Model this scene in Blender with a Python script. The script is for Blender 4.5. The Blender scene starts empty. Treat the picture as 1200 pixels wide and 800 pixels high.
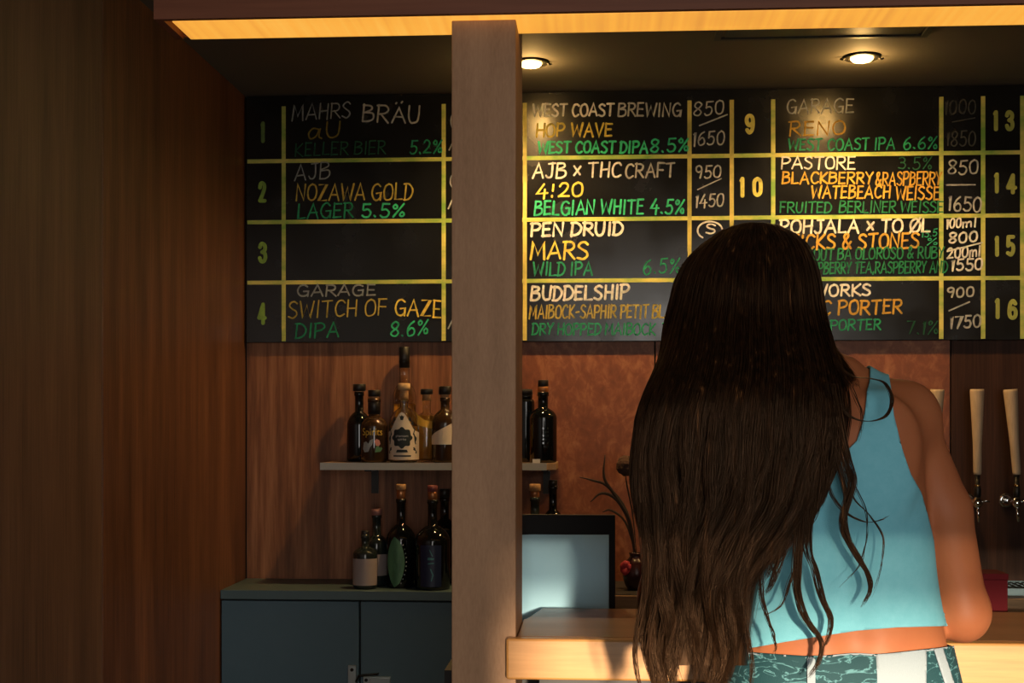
import bpy, bmesh, math, random
import numpy as np
from mathutils import Vector, Matrix

C = bpy.context.scene
COL = C.collection
random.seed(7)
PI = math.pi

# ------------------------------------------------------------------ camera, world, lights
F = 1600.0                       # focal length in pixels of the 1200x800 frame
HZ = 490.0                       # image row of the eye level
EYE = 1.37
YAW = math.atan(100.0 / F)
CA, SA = math.cos(YAW), math.sin(YAW)

cam = bpy.data.cameras.new('camera')
cam.sensor_width = 36.0
cam.lens = F / 1200.0 * 36.0
cam.shift_y = (HZ - 400.0) / 1200.0
cam.clip_start = 0.02
cam_o = bpy.data.objects.new('camera', cam)
COL.objects.link(cam_o)
cam_o.location = (0, 0, EYE)
cam_o.rotation_euler = (PI / 2, 0, YAW)
C.camera = cam_o
cam.dof.use_dof = False

vs = C.view_settings
vs.view_transform = 'Standard'
vs.look = 'None'
vs.gamma = 1.0
vs.exposure = 0.0
vs.use_curve_mapping = False

w = bpy.data.worlds.new('world')
C.world = w
w.use_nodes = True
bgn = w.node_tree.nodes['Background']
bgn.inputs[0].default_value = (0.60, 0.62, 0.60, 1)
bgn.inputs[1].default_value = 0.22


def lamp(name, kind, loc, target, energy, color, parent=None, **kw):
    d = bpy.data.lights.new(name, kind)
    d.energy = energy
    d.color = color
    for k, v in kw.items():
        setattr(d, k, v)
    o = bpy.data.objects.new(name, d)
    COL.objects.link(o)
    o.location = loc
    if target is not None:
        v = Vector(target) - Vector(loc)
        o.rotation_euler = v.to_track_quat('-Z', 'Y').to_euler()
    if parent is not None:
        o.parent = parent
    return o


# daylight of the shop window behind the camera, and the low evening sun that falls through the opening cut to shape it
lamp('window_daylight', 'AREA', (0.65, -1.42, 1.42), (0.35, 3.0, 1.42), 46, (1.0, 0.95, 0.88),
     shape='RECTANGLE', size=1.7, size_y=1.8)
SUN = Vector((-0.12, 1.0, -0.12))
lamp('evening_sun', 'SUN', (0.9, -6.0, 2.2), Vector((0.9, -6.0, 2.2)) + SUN, 11.5, (1.0, 0.80, 0.56), angle=math.radians(2.2))


# ------------------------------------------------------------------ coordinates measured in the photograph
def P(px, py, Y):
    """point of the plane at distance Y from the camera that is seen at px, py"""
    r, u = (px - 600.0) / F, (HZ - py) / F
    dx, dy = -SA + CA * r, CA + SA * r
    t = Y / dy
    return Vector((dx * t, Y, EYE + u * t))


def XW(px, Y):
    return P(px, HZ, Y).x


def ZW(px, py, Y):
    return P(px, py, Y).z


# ------------------------------------------------------------------ helpers
def empty(name, loc=(0, 0, 0), rz=0.0):
    o = bpy.data.objects.new(name, None)
    COL.objects.link(o)
    o.location = loc
    o.rotation_euler = (0, 0, rz)
    o.empty_display_size = 0.05
    return o


def tag(o, label=None, cat=None, group=None, kind=None):
    if label:
        o['label'] = label
    if cat:
        o['category'] = cat
    if group:
        o['group'] = group
    if kind:
        o['kind'] = kind
    return o


def thing(name, label, cat, loc=(0, 0, 0), rz=0.0, group=None):
    return tag(empty(name, loc, rz), label, cat, group)


def obj(name, bm, mat, parent=None, smooth=False, loc=None, label=None):
    me = bpy.data.meshes.new(name)
    bm.normal_update()
    bm.to_mesh(me)
    bm.free()
    if smooth:
        me.polygons.foreach_set('use_smooth', [True] * len(me.polygons))
    for m in (mat if isinstance(mat, (list, tuple)) else [mat]):
        me.materials.append(m)
    o = bpy.data.objects.new(name, me)
    COL.objects.link(o)
    if parent is not None:
        o.parent = parent
    if loc is not None:
        o.location = loc
    if label:
        o['label'] = label
    return o


def struct(name, bm, mat, **kw):
    o = obj(name, bm, mat, **kw)
    o['kind'] = 'structure'
    return o


def box(bm, x0, x1, y0, y1, z0, z1, bev=0.0, seg=2):
    b = bmesh.new()
    bmesh.ops.create_cube(b, size=1.0)
    for v in b.verts:
        v.co = Vector((x0 + (v.co.x + .5) * (x1 - x0), y0 + (v.co.y + .5) * (y1 - y0), z0 + (v.co.z + .5) * (z1 - z0)))
    if bev > 0:
        bmesh.ops.bevel(b, geom=b.edges[:], offset=bev, segments=seg, profile=0.5, affect='EDGES')
    join(bm, b)
    return bm


def join(bm, b, mi=None):
    b.verts.ensure_lookup_table()
    vm = [bm.verts.new(v.co) for v in b.verts]
    b.verts.index_update()
    for f in b.faces:
        try:
            nf = bm.faces.new([vm[v.index] for v in f.verts])
            nf.smooth = f.smooth
            nf.material_index = f.material_index if mi is None else mi
        except ValueError:
            pass
    b.free()


def boxes(*args, bev=0.0):
    bm = bmesh.new()
    for a in args:
        box(bm, *a, bev=bev)
    return bm


def prism(pts, z0, z1, bev=0.0):
    """polygon in x,y pulled up from z0 to z1"""
    b = bmesh.new()
    lo = [b.verts.new((x, y, z0)) for x, y in pts]
    hi = [b.verts.new((x, y, z1)) for x, y in pts]
    b.faces.new(lo[::-1])
    b.faces.new(hi)
    n = len(pts)
    for i in range(n):
        b.faces.new((lo[i], lo[(i + 1) % n], hi[(i + 1) % n], hi[i]))
    bmesh.ops.recalc_face_normals(b, faces=b.faces[:])
    if bev:
        bmesh.ops.bevel(b, geom=b.edges[:], offset=bev, segments=2, profile=0.5, affect='EDGES')
    return b


def lathe(prof, n=32, bm=None, cap0=True, cap1=True, c=(0, 0)):
    bm = bm or bmesh.new()
    rings = []
    for r, z in prof:
        rings.append([bm.verts.new((c[0] + r * math.cos(2 * PI * k / n), c[1] + r * math.sin(2 * PI * k / n), z)) for k in range(n)])
    for a, b in zip(rings, rings[1:]):
        for k in range(n):
            f = bm.faces.new((a[k], a[(k + 1) % n], b[(k + 1) % n], b[k]))
            f.smooth = True
    if cap0:
        bm.faces.new(rings[0][::-1])
    if cap1:
        bm.faces.new(rings[-1])
    return bm


def tube(pts, rad, n=8, bm=None):
    bm = bm or bmesh.new()
    pts = [Vector(p) for p in pts]
    m = len(pts)
    rads = rad if isinstance(rad, (list, tuple)) else [rad] * m
    rings = []
    ref = Vector((0.3, 0.9, 0.2)).normalized()
    for i, p in enumerate(pts):
        d = (pts[min(i + 1, m - 1)] - pts[max(i - 1, 0)]).normalized()
        a = d.cross(ref)
        if a.length < 1e-3:
            a = d.cross(Vector((1, 0, 0)))
        a.normalize()
        b = d.cross(a)
        rings.append([bm.verts.new(p + (a * math.cos(2 * PI * k / n) + b * math.sin(2 * PI * k / n)) * rads[i]) for k in range(n)])
    for a, b in zip(rings, rings[1:]):
        for k in range(n):
            f = bm.faces.new((a[k], a[(k + 1) % n], b[(k + 1) % n], b[k]))
            f.smooth = True
    bm.faces.new(rings[0][::-1])
    bm.faces.new(rings[-1])
    return bm


def catmull(pts, per=6):
    pts = [tuple(p) for p in pts]
    if len(pts) < 3:
        return pts
    out = []
    ext = [tuple(2 * a - b for a, b in zip(pts[0], pts[1]))] + pts + [tuple(2 * a - b for a, b in zip(pts[-1], pts[-2]))]
    for i in range(1, len(ext) - 2):
        p0, p1, p2, p3 = ext[i - 1:i + 3]
        for s in range(per):
            t = s / per
            out.append(tuple(0.5 * (2 * b + (c - a) * t + (2 * a - 5 * b + 4 * c - d) * t * t + (-a + 3 * b - 3 * c + d) * t ** 3)
                             for a, b, c, d in zip(p0, p1, p2, p3)))
    out.append(pts[-1])
    return out


def font_text(txt, size, fat=0.0):
    cu = bpy.data.curves.new('tmp', 'FONT')
    cu.body = txt
    cu.size = size
    cu.offset = fat
    cu.align_x = 'CENTER'
    to = bpy.data.objects.new('tmp', cu)
    COL.objects.link(to)
    dg = bpy.context.evaluated_depsgraph_get()
    me = bpy.data.meshes.new_from_object(to.evaluated_get(dg))
    bpy.data.objects.remove(to)
    bm = bmesh.new()
    bm.from_mesh(me)
    bpy.data.meshes.remove(me)
    return bm


# ------------------------------------------------------------------ materials
def lin(c):
    """8-bit colour to linear"""
    return tuple((v / 255 / 12.92) if v / 255 <= .04045 else ((v / 255 + .055) / 1.055) ** 2.4 for v in c)


def mat(name, col, rough=0.5, metal=0.0, spec=0.5, trans=0.0, ior=1.5, emit=None, estr=0.0,
        noise=None, bump=0.0, bscale=200.0, coat=0.0):
    """noise = (second colour, scale xyz, contrast lo, hi)"""
    m = bpy.data.materials.new(name)
    m.use_nodes = True
    nt = m.node_tree
    b = nt.nodes['Principled BSDF']
    b.inputs['Base Color'].default_value = (*col, 1)
    b.inputs['Roughness'].default_value = rough
    b.inputs['Metallic'].default_value = metal
    b.inputs['Specular IOR Level'].default_value = spec
    b.inputs['Transmission Weight'].default_value = trans
    b.inputs['IOR'].default_value = ior
    b.inputs['Coat Weight'].default_value = coat
    if emit:
        b.inputs['Emission Color'].default_value = (*emit, 1)
        b.inputs['Emission Strength'].default_value = estr
    if noise or bump:
        tc = nt.nodes.new('ShaderNodeTexCoord')
    if noise:
        col2, sc, lo, hi = noise
        mp = nt.nodes.new('ShaderNodeMapping')
        mp.inputs['Scale'].default_value = sc
        nt.links.new(tc.outputs['Object'], mp.inputs['Vector'])
        nz = nt.nodes.new('ShaderNodeTexNoise')
        nz.inputs['Scale'].default_value = 1.0
        nz.inputs['Detail'].default_value = 6
        nz.inputs['Roughness'].default_value = 0.65
        nt.links.new(mp.outputs[0], nz.inputs['Vector'])
        rp = nt.nodes.new('ShaderNodeValToRGB')
        rp.color_ramp.elements[0].position = lo
        rp.color_ramp.elements[1].position = hi
        rp.color_ramp.elements[0].color = (*col, 1)
        rp.color_ramp.elements[1].color = (*col2, 1)
        nt.links.new(nz.outputs['Fac'], rp.inputs[0])
        nt.links.new(rp.outputs[0], b.inputs['Base Color'])
    if bump:
        nb = nt.nodes.new('ShaderNodeTexNoise')
        nb.inputs['Scale'].default_value = bscale
        nb.inputs['Detail'].default_value = 4
        nt.links.new(tc.outputs['Object'], nb.inputs['Vector'])
        bp = nt.nodes.new('ShaderNodeBump')
        bp.inputs['Strength'].default_value = bump
        bp.inputs['Distance'].default_value = 0.002
        nt.links.new(nb.outputs['Fac'], bp.inputs['Height'])
        nt.links.new(bp.outputs[0], b.inputs['Normal'])
    return m


def wood(name, dark, mid, light, scale=(14, 14, 1.2), fine=(160, 160, 4), rough=0.45, warp=0.0, coat=0.0, bump=0.15, spec=0.4):
    """long grain along the axis with the smallest scale"""
    m = bpy.data.materials.new(name)
    m.use_nodes = True
    nt = m.node_tree
    L = nt.links
    b = nt.nodes['Principled BSDF']
    b.inputs['Roughness'].default_value = rough
    b.inputs['Coat Weight'].default_value = coat
    b.inputs['Coat Roughness'].default_value = 0.15
    b.inputs['Specular IOR Level'].default_value = spec
    tc = nt.nodes.new('ShaderNodeTexCoord')
    src = tc.outputs['Object']

    def nz(sc, detail, rg, dist=0.0):
        mp = nt.nodes.new('ShaderNodeMapping')
        mp.inputs['Scale'].default_value = sc
        L.new(src, mp.inputs['Vector'])
        n = nt.nodes.new('ShaderNodeTexNoise')
        n.inputs['Scale'].default_value = 1.0
        n.inputs['Detail'].default_value = detail
        n.inputs['Roughness'].default_value = rg
        n.inputs['Distortion'].default_value = dist
        L.new(mp.outputs[0], n.inputs['Vector'])
        return n.outputs['Fac']
    big = nz(scale, 5, 0.6, warp)
    fin = nz(fine, 3, 0.6, warp * 0.4)
    mx = nt.nodes.new('ShaderNodeMath')
    mx.operation = 'MULTIPLY_ADD'
    L.new(fin, mx.inputs[0])
    mx.inputs[1].default_value = 0.45
    ad = nt.nodes.new('ShaderNodeMath')
    ad.operation = 'MULTIPLY'
    L.new(big, ad.inputs[0])
    ad.inputs[1].default_value = 0.62
    L.new(ad.outputs[0], mx.inputs[2])
    rp = nt.nodes.new('ShaderNodeValToRGB')
    e = rp.color_ramp.elements
    e[0].position, e[0].color = 0.36, (*dark, 1)
    e[1].position, e[1].color = 0.70, (*light, 1)
    k = e.new(0.53)
    k.color = (*mid, 1)
    L.new(mx.outputs[0], rp.inputs[0])
    L.new(rp.outputs[0], b.inputs['Base Color'])
    bp = nt.nodes.new('ShaderNodeBump')
    bp.inputs['Strength'].default_value = bump
    bp.inputs['Distance'].default_value = 0.001
    L.new(mx.outputs[0], bp.inputs['Height'])
    L.new(bp.outputs[0], b.inputs['Normal'])
    return m


M = {}
M['wall_wood'] = wood('walnut veneer', (.075, .040, .023), (.135, .071, .041), (.20, .107, .062), scale=(10, 10, .9), rough=.5)
M['side_wood'] = wood('reddish walnut veneer', (.055, .021, .010), (.125, .050, .022), (.23, .095, .042), scale=(9, 9, .7), rough=.45)
M['back_wood'] = wood('brown veneer', (.12, .045, .017), (.27, .105, .042), (.46, .20, .09), scale=(22, 22, 1.3), fine=(90, 90, 5), rough=.5)
M['rust_wood'] = wood('russet burl veneer', (.16, .047, .019), (.235, .074, .029), (.40, .155, .066), scale=(7, 7, 5), fine=(34, 34, 22), warp=2.2, rough=.5)
M['dark_wood'] = wood('dark walnut veneer', (.022, .009, .005), (.043, .018, .010), (.078, .032, .017), scale=(18, 18, 1.0), rough=.6, spec=.2)
M['pillar_wood'] = wood('pillar veneer', (.28, .148, .074), (.34, .185, .096), (.39, .220, .118), scale=(30, 30, 5), fine=(240, 240, 60), rough=.6, bump=.08)
M['soffit_wood'] = wood('soffit veneer', (.12, .036, .017), (.165, .052, .024), (.20, .066, .032), scale=(1, 14, 14), fine=(4, 120, 120), rough=.55)
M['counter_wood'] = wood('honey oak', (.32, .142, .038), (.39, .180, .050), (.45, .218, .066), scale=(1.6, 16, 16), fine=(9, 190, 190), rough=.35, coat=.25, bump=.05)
M['counter_top'] = wood('shaded varnished counter', (.16, .062, .026), (.22, .088, .036), (.28, .118, .05), scale=(1.6, 16, 16), fine=(9, 190, 190), rough=.35, coat=.15, bump=.04)  # darker copy of the counter wood, ceiling shade put into its colour
M['counter_front'] = mat('counter panel', (.018, .016, .015), .6)
M['ceiling'] = mat('dark ceiling paint', (.15, .135, .112), .8, bump=.1, bscale=60)
M['floor'] = mat('concrete floor', (.09, .085, .08), .7, noise=((.13, .12, .11), (3, 3, 3), .35, .65))
M['gap'] = mat('panel joint', (.008, .006, .005), .8)


# ------------------------------------------------------------------ the room
YW = 4.65
XL = XW(288, YW)
XR = 2.7
CEIL = 2.48

struct('floor', boxes((XL - .06, XR + .06, -1.6, YW + .1, -.06, 0.0)), M['floor'])
struct('ceiling', boxes((XL - .06, XR + .06, -1.6, YW + .1, CEIL, CEIL + .06)), M['ceiling'])

# back wall: core plus veneer panels with narrow joints
struct('wall_back', boxes((XL - .06, XR + .06, YW + .012, YW + .1, 0, CEIL)), M['gap'])
seams = [XL + .001, XW(569, YW), XW(767.5, YW), XW(1114, YW), XR]
for i, (a, b, m) in enumerate(zip(seams, seams[1:], ('back_wood', 'rust_wood', 'rust_wood', 'dark_wood'))):
    o = struct('trim_%d' % (i + 1), boxes((a + .0025, b - .0025, YW, YW + .012, 0, CEIL), bev=.001), M[m])

# left wall in veneer panels
struct('wall_left', boxes((XL - .06, XL - .012, -1.6, YW + .1, 0, CEIL)), M['gap'])
r120 = (120 - 600) / F
yj = XL * (-r120 * SA - CA) / (SA - r120 * CA)         # the joint seen at column 120
for i, (a, b) in enumerate(((yj, YW), (yj - 1.22, yj), (yj - 2.44, yj - 1.22), (-1.5, yj - 2.44))):
    struct('trim_%d' % (i + 5), boxes((XL - .012, XL, a + .002, b - .002, 0, CEIL), bev=.001), M['side_wood' if i == 0 else 'wall_wood'])
struct('wall_right', boxes((XR, XR + .06, -1.6, YW + .1, 0, CEIL)), M['dark_wood'])

# wall added unseen behind the camera; its opening and slot shape the sun patch
WY = -1.5
wl_, wr_, wt_ = -.12 + .12 * (2.29 - WY), 2.35, 1.09 + .12 * (1.88 - WY)
struct('wall_sun_gobo', boxes((XL - .06, XR + .06, WY - .1, WY, 0, .85), (XL - .06, XR + .06, WY - .1, WY, wt_, wt_ + .05), (XL - .06, wl_, WY - .1, WY, wt_ + .05, wt_ + .075),
                           (wr_, XR + .06, WY - .1, WY, wt_ + .05, wt_ + .075), (XL - .06, XR + .06, WY - .1, WY, wt_ + .075, CEIL),
                           (XL - .06, wl_, WY - .1, WY, .85, wt_), (wr_, XR + .06, WY - .1, WY, .85, wt_),
                           ), M['ceiling'])

# dropped beam over the bar
SZ = 2.05
SY0, SY1 = 2.285, 2.415
SXL = XW(180, SY0)
sb = boxes((SXL, XR, SY0, SY0 + .012, SZ, CEIL), (SXL, XR, SY1 - .006, SY1, SZ + .004, CEIL),
           (SXL, SXL + .014, SY0 + .012, SY1 - .006, SZ, CEIL),
           (SXL + .014, XR, SY0 + .012, SY1 - .006, SZ + .03, CEIL))
struct('trim_9', sb, M['soffit_wood'])


# ------------------------------------------------------------------ strip light in the beam's underside
def strip_mat():
    m = bpy.data.materials.new('amber diffuser')
    m.use_nodes = True
    nt = m.node_tree
    L = nt.links
    b = nt.nodes['Principled BSDF']
    b.inputs['Base Color'].default_value = (.45, .25, .08, 1)
    b.inputs['Roughness'].default_value = .4
    tc = nt.nodes.new('ShaderNodeTexCoord')

    def nz(sc, det):
        mp = nt.nodes.new('ShaderNodeMapping')
        mp.inputs['Scale'].default_value = sc
        L.new(tc.outputs['Object'], mp.inputs['Vector'])
        n = nt.nodes.new('ShaderNodeTexNoise')
        n.inputs['Scale'].default_value = 1
        n.inputs['Detail'].default_value = det
        L.new(mp.outputs[0], n.inputs['Vector'])
        return n.outputs['Fac']
    a, c = nz((2.2, 3, 1), 2), nz((60, 1, 1), 2)
    mul = nt.nodes.new('ShaderNodeMath')
    mul.operation = 'MULTIPLY'
    L.new(a, mul.inputs[0])
    L.new(c, mul.inputs[1])
    rp = nt.nodes.new('ShaderNodeValToRGB')
    e = rp.color_ramp.elements
    e[0].position, e[0].color = .12, (.80, .33, .05, 1)
    e[1].position, e[1].color = .40, (1.0, .49, .075, 1)
    k = e.new(.25)
    k.color = (.98, .43, .055, 1)
    L.new(mul.outputs[0], rp.inputs[0])
    L.new(rp.outputs[0], b.inputs['Emission Color'])
    b.inputs['Emission Strength'].default_value = 0.95
    return m


t = thing('strip_light', 'long amber strip light glowing under the dropped beam above the bar', 'light', (0, SY0, SZ))
obj('diffuser', boxes((SXL + .028, XR - .01, .014, .122, -.001, .018)), strip_mat(), t)

# ------------------------------------------------------------------ pillar
PY0 = 2.317
PXL, PXR = XW(529.3, PY0), XW(604.5, PY0)
PY1 = PY0 * (700 - 604.5) / (700 - 612)
pb = boxes((PXL, PXR, PY0, PY1, 0, SZ - .002), (PXL, PXR, SY1 + .001, PY1, SZ - .002, CEIL), bev=.0015)
pil = obj('pillar', pb, M['pillar_wood'])
tag(pil, 'square wooden pillar standing before the menu board under the glowing beam', 'pillar')

# ------------------------------------------------------------------ downlights
M['lamp_trim'] = mat('lamp trim', (.03, .027, .022), .35, metal=.6)
M['lamp_glow'] = mat('lamp glow', (1, .8, .5), .5, emit=(1.0, .58, .14), estr=26)


def downlight(px, py, label):
    Y = 4.25
    x = XW(px, Y)
    t = thing('downlight', label, 'light', (x, Y, CEIL), group='recessed lamps over the menu board')
    obj('trim_ring', lathe([(.036, .002), (.036, -.006), (.052, -.006), (.058, -.002), (.058, .0)], 40, cap0=False, cap1=False), M['lamp_trim'], t, True)
    obj('lamp_lens', lathe([(.034, .0), (.034, -.008), (.028, -.014), (.014, -.0175), (.001, -.018)], 32, cap0=False), M['lamp_glow'], t, True)
    for s in (-1, 1):
        clip = obj('spring_clip', tube([(s * .05, 0, -.004), (s * .060, 0, -.009), (s * .066, 0, -.006)], .003, 6), M['lamp_trim'], t, True)
    lp = lamp('lamp_beam', 'SPOT', (0, 0, -.03), None, 38, (1.0, .60, .235), parent=t,
              spot_size=math.radians(156), spot_blend=.75, shadow_soft_size=.03)
    lamp('lamp_halo', 'POINT', (0, 0, -.04), None, 2.0, (1.0, .58, .18), parent=t, shadow_soft_size=.025)
    return t


downlight(1010, 68, 'small round recessed downlight in the open ceiling above the price column')
downlight(622, 74, 'small round recessed downlight half hidden by the pillar top')

# ceiling vent
Yv0 = 4.02
vx0, vx1 = XW(836, Yv0), XW(1086, Yv0)
t = thing('ceiling_vent', 'flat dark rectangular vent panel in the ceiling over the bar', 'vent', ((vx0 + vx1) / 2, Yv0 - .2, CEIL))
hw = (vx1 - vx0) / 2
M['vent'] = mat('vent paint', (.035, .04, .045), .5)
obj('vent_frame', boxes((-hw, hw, .185, .2, -.008, 0), (-hw, hw, -.2, -.185, -.008, 0), (-hw, -hw + .02, -.185, .185, -.008, 0), (hw - .02, hw, -.185, .185, -.008, 0)), M['vent'], t)
obj('vent_panel', boxes((-hw + .03, hw - .03, -.175, .175, -.005, 0)), M['vent'], t)

# ------------------------------------------------------------------ menu board
YB = 4.628            # front face
BT, BB = 2.476, 1.630
BXL, BXR = XW(288.5, YB), XW(1400, YB)


def board_mat():
    m = mat('black chalkboard', (.0075, .008, .008), .3, spec=.55, noise=((.010, .010, .0095), (2, 2, 3), .3, .7))
    nt = m.node_tree
    b = nt.nodes['Principled BSDF']
    tc = nt.nodes.new('ShaderNodeTexCoord')
    n = nt.nodes.new('ShaderNodeTexNoise')
    n.inputs['Scale'].default_value = 7
    n.inputs['Detail'].default_value = 6
    nt.links.new(tc.outputs['Object'], n.inputs['Vector'])
    r = nt.nodes.new('ShaderNodeMapRange')
    r.inputs['From Min'].default_value = .35
    r.inputs['From Max'].default_value = .65
    r.inputs['To Min'].default_value = .17
    r.inputs['To Max'].default_value = .29
    nt.links.new(n.outputs['Fac'], r.inputs['Value'])
    nt.links.new(r.outputs[0], b.inputs['Roughness'])
    return m


board = thing('menu_board', 'wide black chalkboard beer menu ruled in yellow and hung under the ceiling', 'menu board', ((BXL + BXR) / 2, YB, BB))
BO = Vector(board.location)
obj('board_panel', boxes((BXL - BO.x, BXR - BO.x, 0, YW - YB - .0003, 0, BT - BB), bev=.002), board_mat(), board)


def chalk(name, col, col2=None, lo=.35, hi=.6, sc=55):
    c2 = col2 or tuple(v * .62 for v in col)
    return mat(name, c2, .85, spec=.1, noise=(col, (sc, sc, sc), lo, hi))


M['rule'] = mat('yellow rule tape', (.40, .36, .08), .6, noise=((.80, .66, .16), (6, 6, 6), .40, .62))
M['rule_green'] = mat('yellow and green rule tape', (.20, .40, .06), .6, noise=((.75, .68, .17), (4, 4, 9), .38, .60))
gridx = [XW(p, YB) for p in (332.5, 520, 571.5, 615, 808, 857.5, 906, 1103, 1152, 1198, 1392)]
gridz = [2.2525, 2.0435, 1.836]
for i, x in enumerate(gridx):
    g = boxes((x - BO.x - .007, x - BO.x + .007, -.0016, .0, .004, BT - BB - .036))
    obj('grid_line', g, M['rule'] if 2 < i < 6 else M['rule_green'], board)
for z in gridz:
    g = boxes((BXL - BO.x + .004, BXR - BO.x - .004, -.0013, 0, z - BB - .0068, z - BB + .0068))
    obj('grid_line', g, M['rule_green'], board)

# hand lettering: each glyph is a set of strokes on a 10 x 10 grid ('~' = drawn round)
GL = {
    'A': (8, '0,0 4,10 8,0;1.5,3.4 6.6,3.6'), 'B': (7, '0,0 0.4,10;~0.4,10 5,9.6 5.6,7.4 1,5.4;~1,5.4 6,5 6.6,2 4,.2 0,0'),
    'C': (7, '~7,8.4 5,10 2,9 .4,5 1.6,1.2 4,0 7,1.4'), 'D': (7, '0.4,0 0.8,10;~-.4,9.6 4,9.6 7,6 6,2 3,.2 -.2,0'),
    'E': (6, '0.4,0 0.4,10;0.2,10 5.6,10;.4,5.4 4.8,5.4;0,.1 5.8,.3'), 'F': (6, '0.5,0 0.5,10;0.2,10 6,9.8;.5,5.4 5,5.2'),
    'G': (8, '~7,8.6 4.6,10 1.6,8.6 .3,4.6 2,.8 5,0 7.2,1.6;4.2,4.4 7.6,4.6 7.4,0'), 'H': (7, '0.4,0 0.6,10;6.4,0 6.6,10;.6,5 6.5,5.2'),
    'I': (2.2, '1,0 1.2,10'), 'J': (6, '1.6,9.8 6.4,10;~4.4,10 4.5,3 3.4,.4 1.2,.2 0,1.6'),
    'K': (7, '0.5,0 0.5,10;6.4,10 .6,4.6 7,0'), 'L': (6, '.6,10 .4,0.2 6,.4'), 'M': (9, '0,0 1.2,10 4.4,2.6 7.8,10 8.6,0'),
    'N': (7.4, '0.2,0 .6,10 6.6,.2 7,10'), 'O': (7.4, '~3.7,10 1,8.6 .1,5 1.2,1 3.8,0 6.6,1.4 7.3,5.4 6,9 3.7,10'),
    'P': (6.8, '.5,0 .6,10;~-.2,9.8 4.6,10 6.8,7.8 5,5.2 .6,4.6'), 'R': (7, '.4,0 .6,10;~-.2,9.8 4.8,9.8 6.4,7.6 4.8,5.4 .8,5;2.4,5 7.2,0'),
    'S': (6.4, '~6,8.8 4,10 1.4,9.4 .6,7.4 3,5.6 5.6,4 6,1.8 3.6,0 .2,1'), 'T': (7, '0,9.8 7,10;3.6,9.9 3.4,0'),
    'U': (7, '~.4,10 .3,4 1.6,.6 3.6,0 5.8,1.2 6.4,5 6.6,10'), 'V': (7, '0,10 3.4,0 7,10'), 'W': (10, '0,10 2.4,0 5,8 7.6,0 10,10'),
    'X': (6.6, '0,0 6.6,10;0,10 6.6,0'), 'Y': (6.6, '0,10 3.3,5 6.6,10;3.3,5 2.4,0'), 'Z': (6.6, '0,9.8 6.2,10 0,.2 6.6,.4'),
    'Ø': (7.4, '~3.7,10 1,8.6 .1,5 1.2,1 3.8,0 6.6,1.4 7.3,5.4 6,9 3.7,10;0,-1 7.6,11'),
    'Ä': (8, '0,0 4,9 8,0;1.5,3.2 6.6,3.4;2.2,11.4 2.6,12;5.6,11.6 6,12.2'),
    '0': (6.4, '~3.2,10 .9,8.4 .2,5 1,1.2 3.2,0 5.4,1.2 6.2,5 5.4,8.8 3.2,10'), '1': (2.6, '.4,8.6 1.6,10 1.4,0'),
    '2': (6.2, '~.4,8 1.6,9.8 4,9.8 5.4,7.6 4,4.4 .2,.3;.2,.3 6.2,.4'), '3': (6, '~.4,9 2.6,10 5,8.6 4.6,6.2 2,5.2;~2,5.2 5,4.6 5.8,2.4 4,.2 .2,.8'),
    '4': (6.6, '4.2,10 .2,3.4 6.6,3.6;4.6,6 4.4,-.4'), '5': (6, '5.8,10 1.4,9.8 1,5.6;~1,5.6 4,6 5.8,3.6 4.6,.6 1.8,0 .2,1.2'),
    '6': (6, '~5,9.8 2,7.6 .4,3.8 1.2,.6 3.4,0 5.4,1.4 5.4,4 3.4,5.4 .8,3.6'), '7': (6.2, '.2,9.8 6,10 2.6,0'),
    '8': (6.2, '~5.4,8.6 3.4,10 1,8.8 1,6.6 4.6,4 5.6,2 3.6,0 1,.8 .6,2.8 4.4,6 5.6,7.8 5.2,9'),
    '9': (6, '~5.4,6.6 3,5 .8,6.2 .9,8.8 3,10 5.2,8.8 5.4,5 4.4,0'), '%': (8, '7.4,10 .8,0;~2,9.8 .6,8.4 1.4,6.6 3,7 3.2,8.8 2,9.8;~6.4,3.6 5.2,2.2 5.8,.4 7.4,.6 7.6,2.6 6.4,3.6'),
    '&': (7.6, '~7.2,0 2,6.6 1.8,9 3.6,10 4.8,8.4 1.2,3.6 1,1 3.4,0 7,4.4'), '!': (2.4, '1.2,9 1,4.4;.9,1.2 1,.2'), '.': (2.2, '.6,.9 1.2,.2'),
    ',': (2.2, '1.2,1.2 .4,-1.4'), '-': (4, '.2,5 3.8,5.2'), 'x': (5.4, '0.4,2 5,8;0.4,8 5,2'), '/': (6, '0,0 6,10'), ' ': (4, ''),
    'a': (6.6, '~5.4,6 2.6,7 .6,4 1.6,.4 4,1.6 5.6,6;~5.6,6.4 5.2,1.6 6.6,.2'), 'm': (8, '.4,0 .4,6;~.4,4.6 2.4,6 3.6,4.6 3.6,0;~3.6,4.6 5.8,6 7.2,4.6 7.4,0'),
    'l': (2.2, '1.2,10 1,0'), '(': (3, '~3,10 .6,7.6 .4,3.4 2,0'),
}


def strokes_of(text):
    x, out = 0.0, []
    for ch in text:
        wd, s = GL[ch]
        for st in s.split(';'):
            if not st:
                continue
            rnd = st[0] == '~'
            pts = [tuple(float(v) for v in p.split(',')) for p in st.lstrip('~').split()]
            j = random.uniform(-.25, .25), random.uniform(-.35, .35)
            pts = [(x + a + j[0] + random.uniform(-.15, .15), b + j[1] + random.uniform(-.2, .2)) for a, b in pts]
            if rnd:
                pts = catmull(pts, 5)
            out.append(pts)
        x += wd + (2.0 if ch != ' ' else 0)
    return out, max(x - 2.0, .1)


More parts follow.
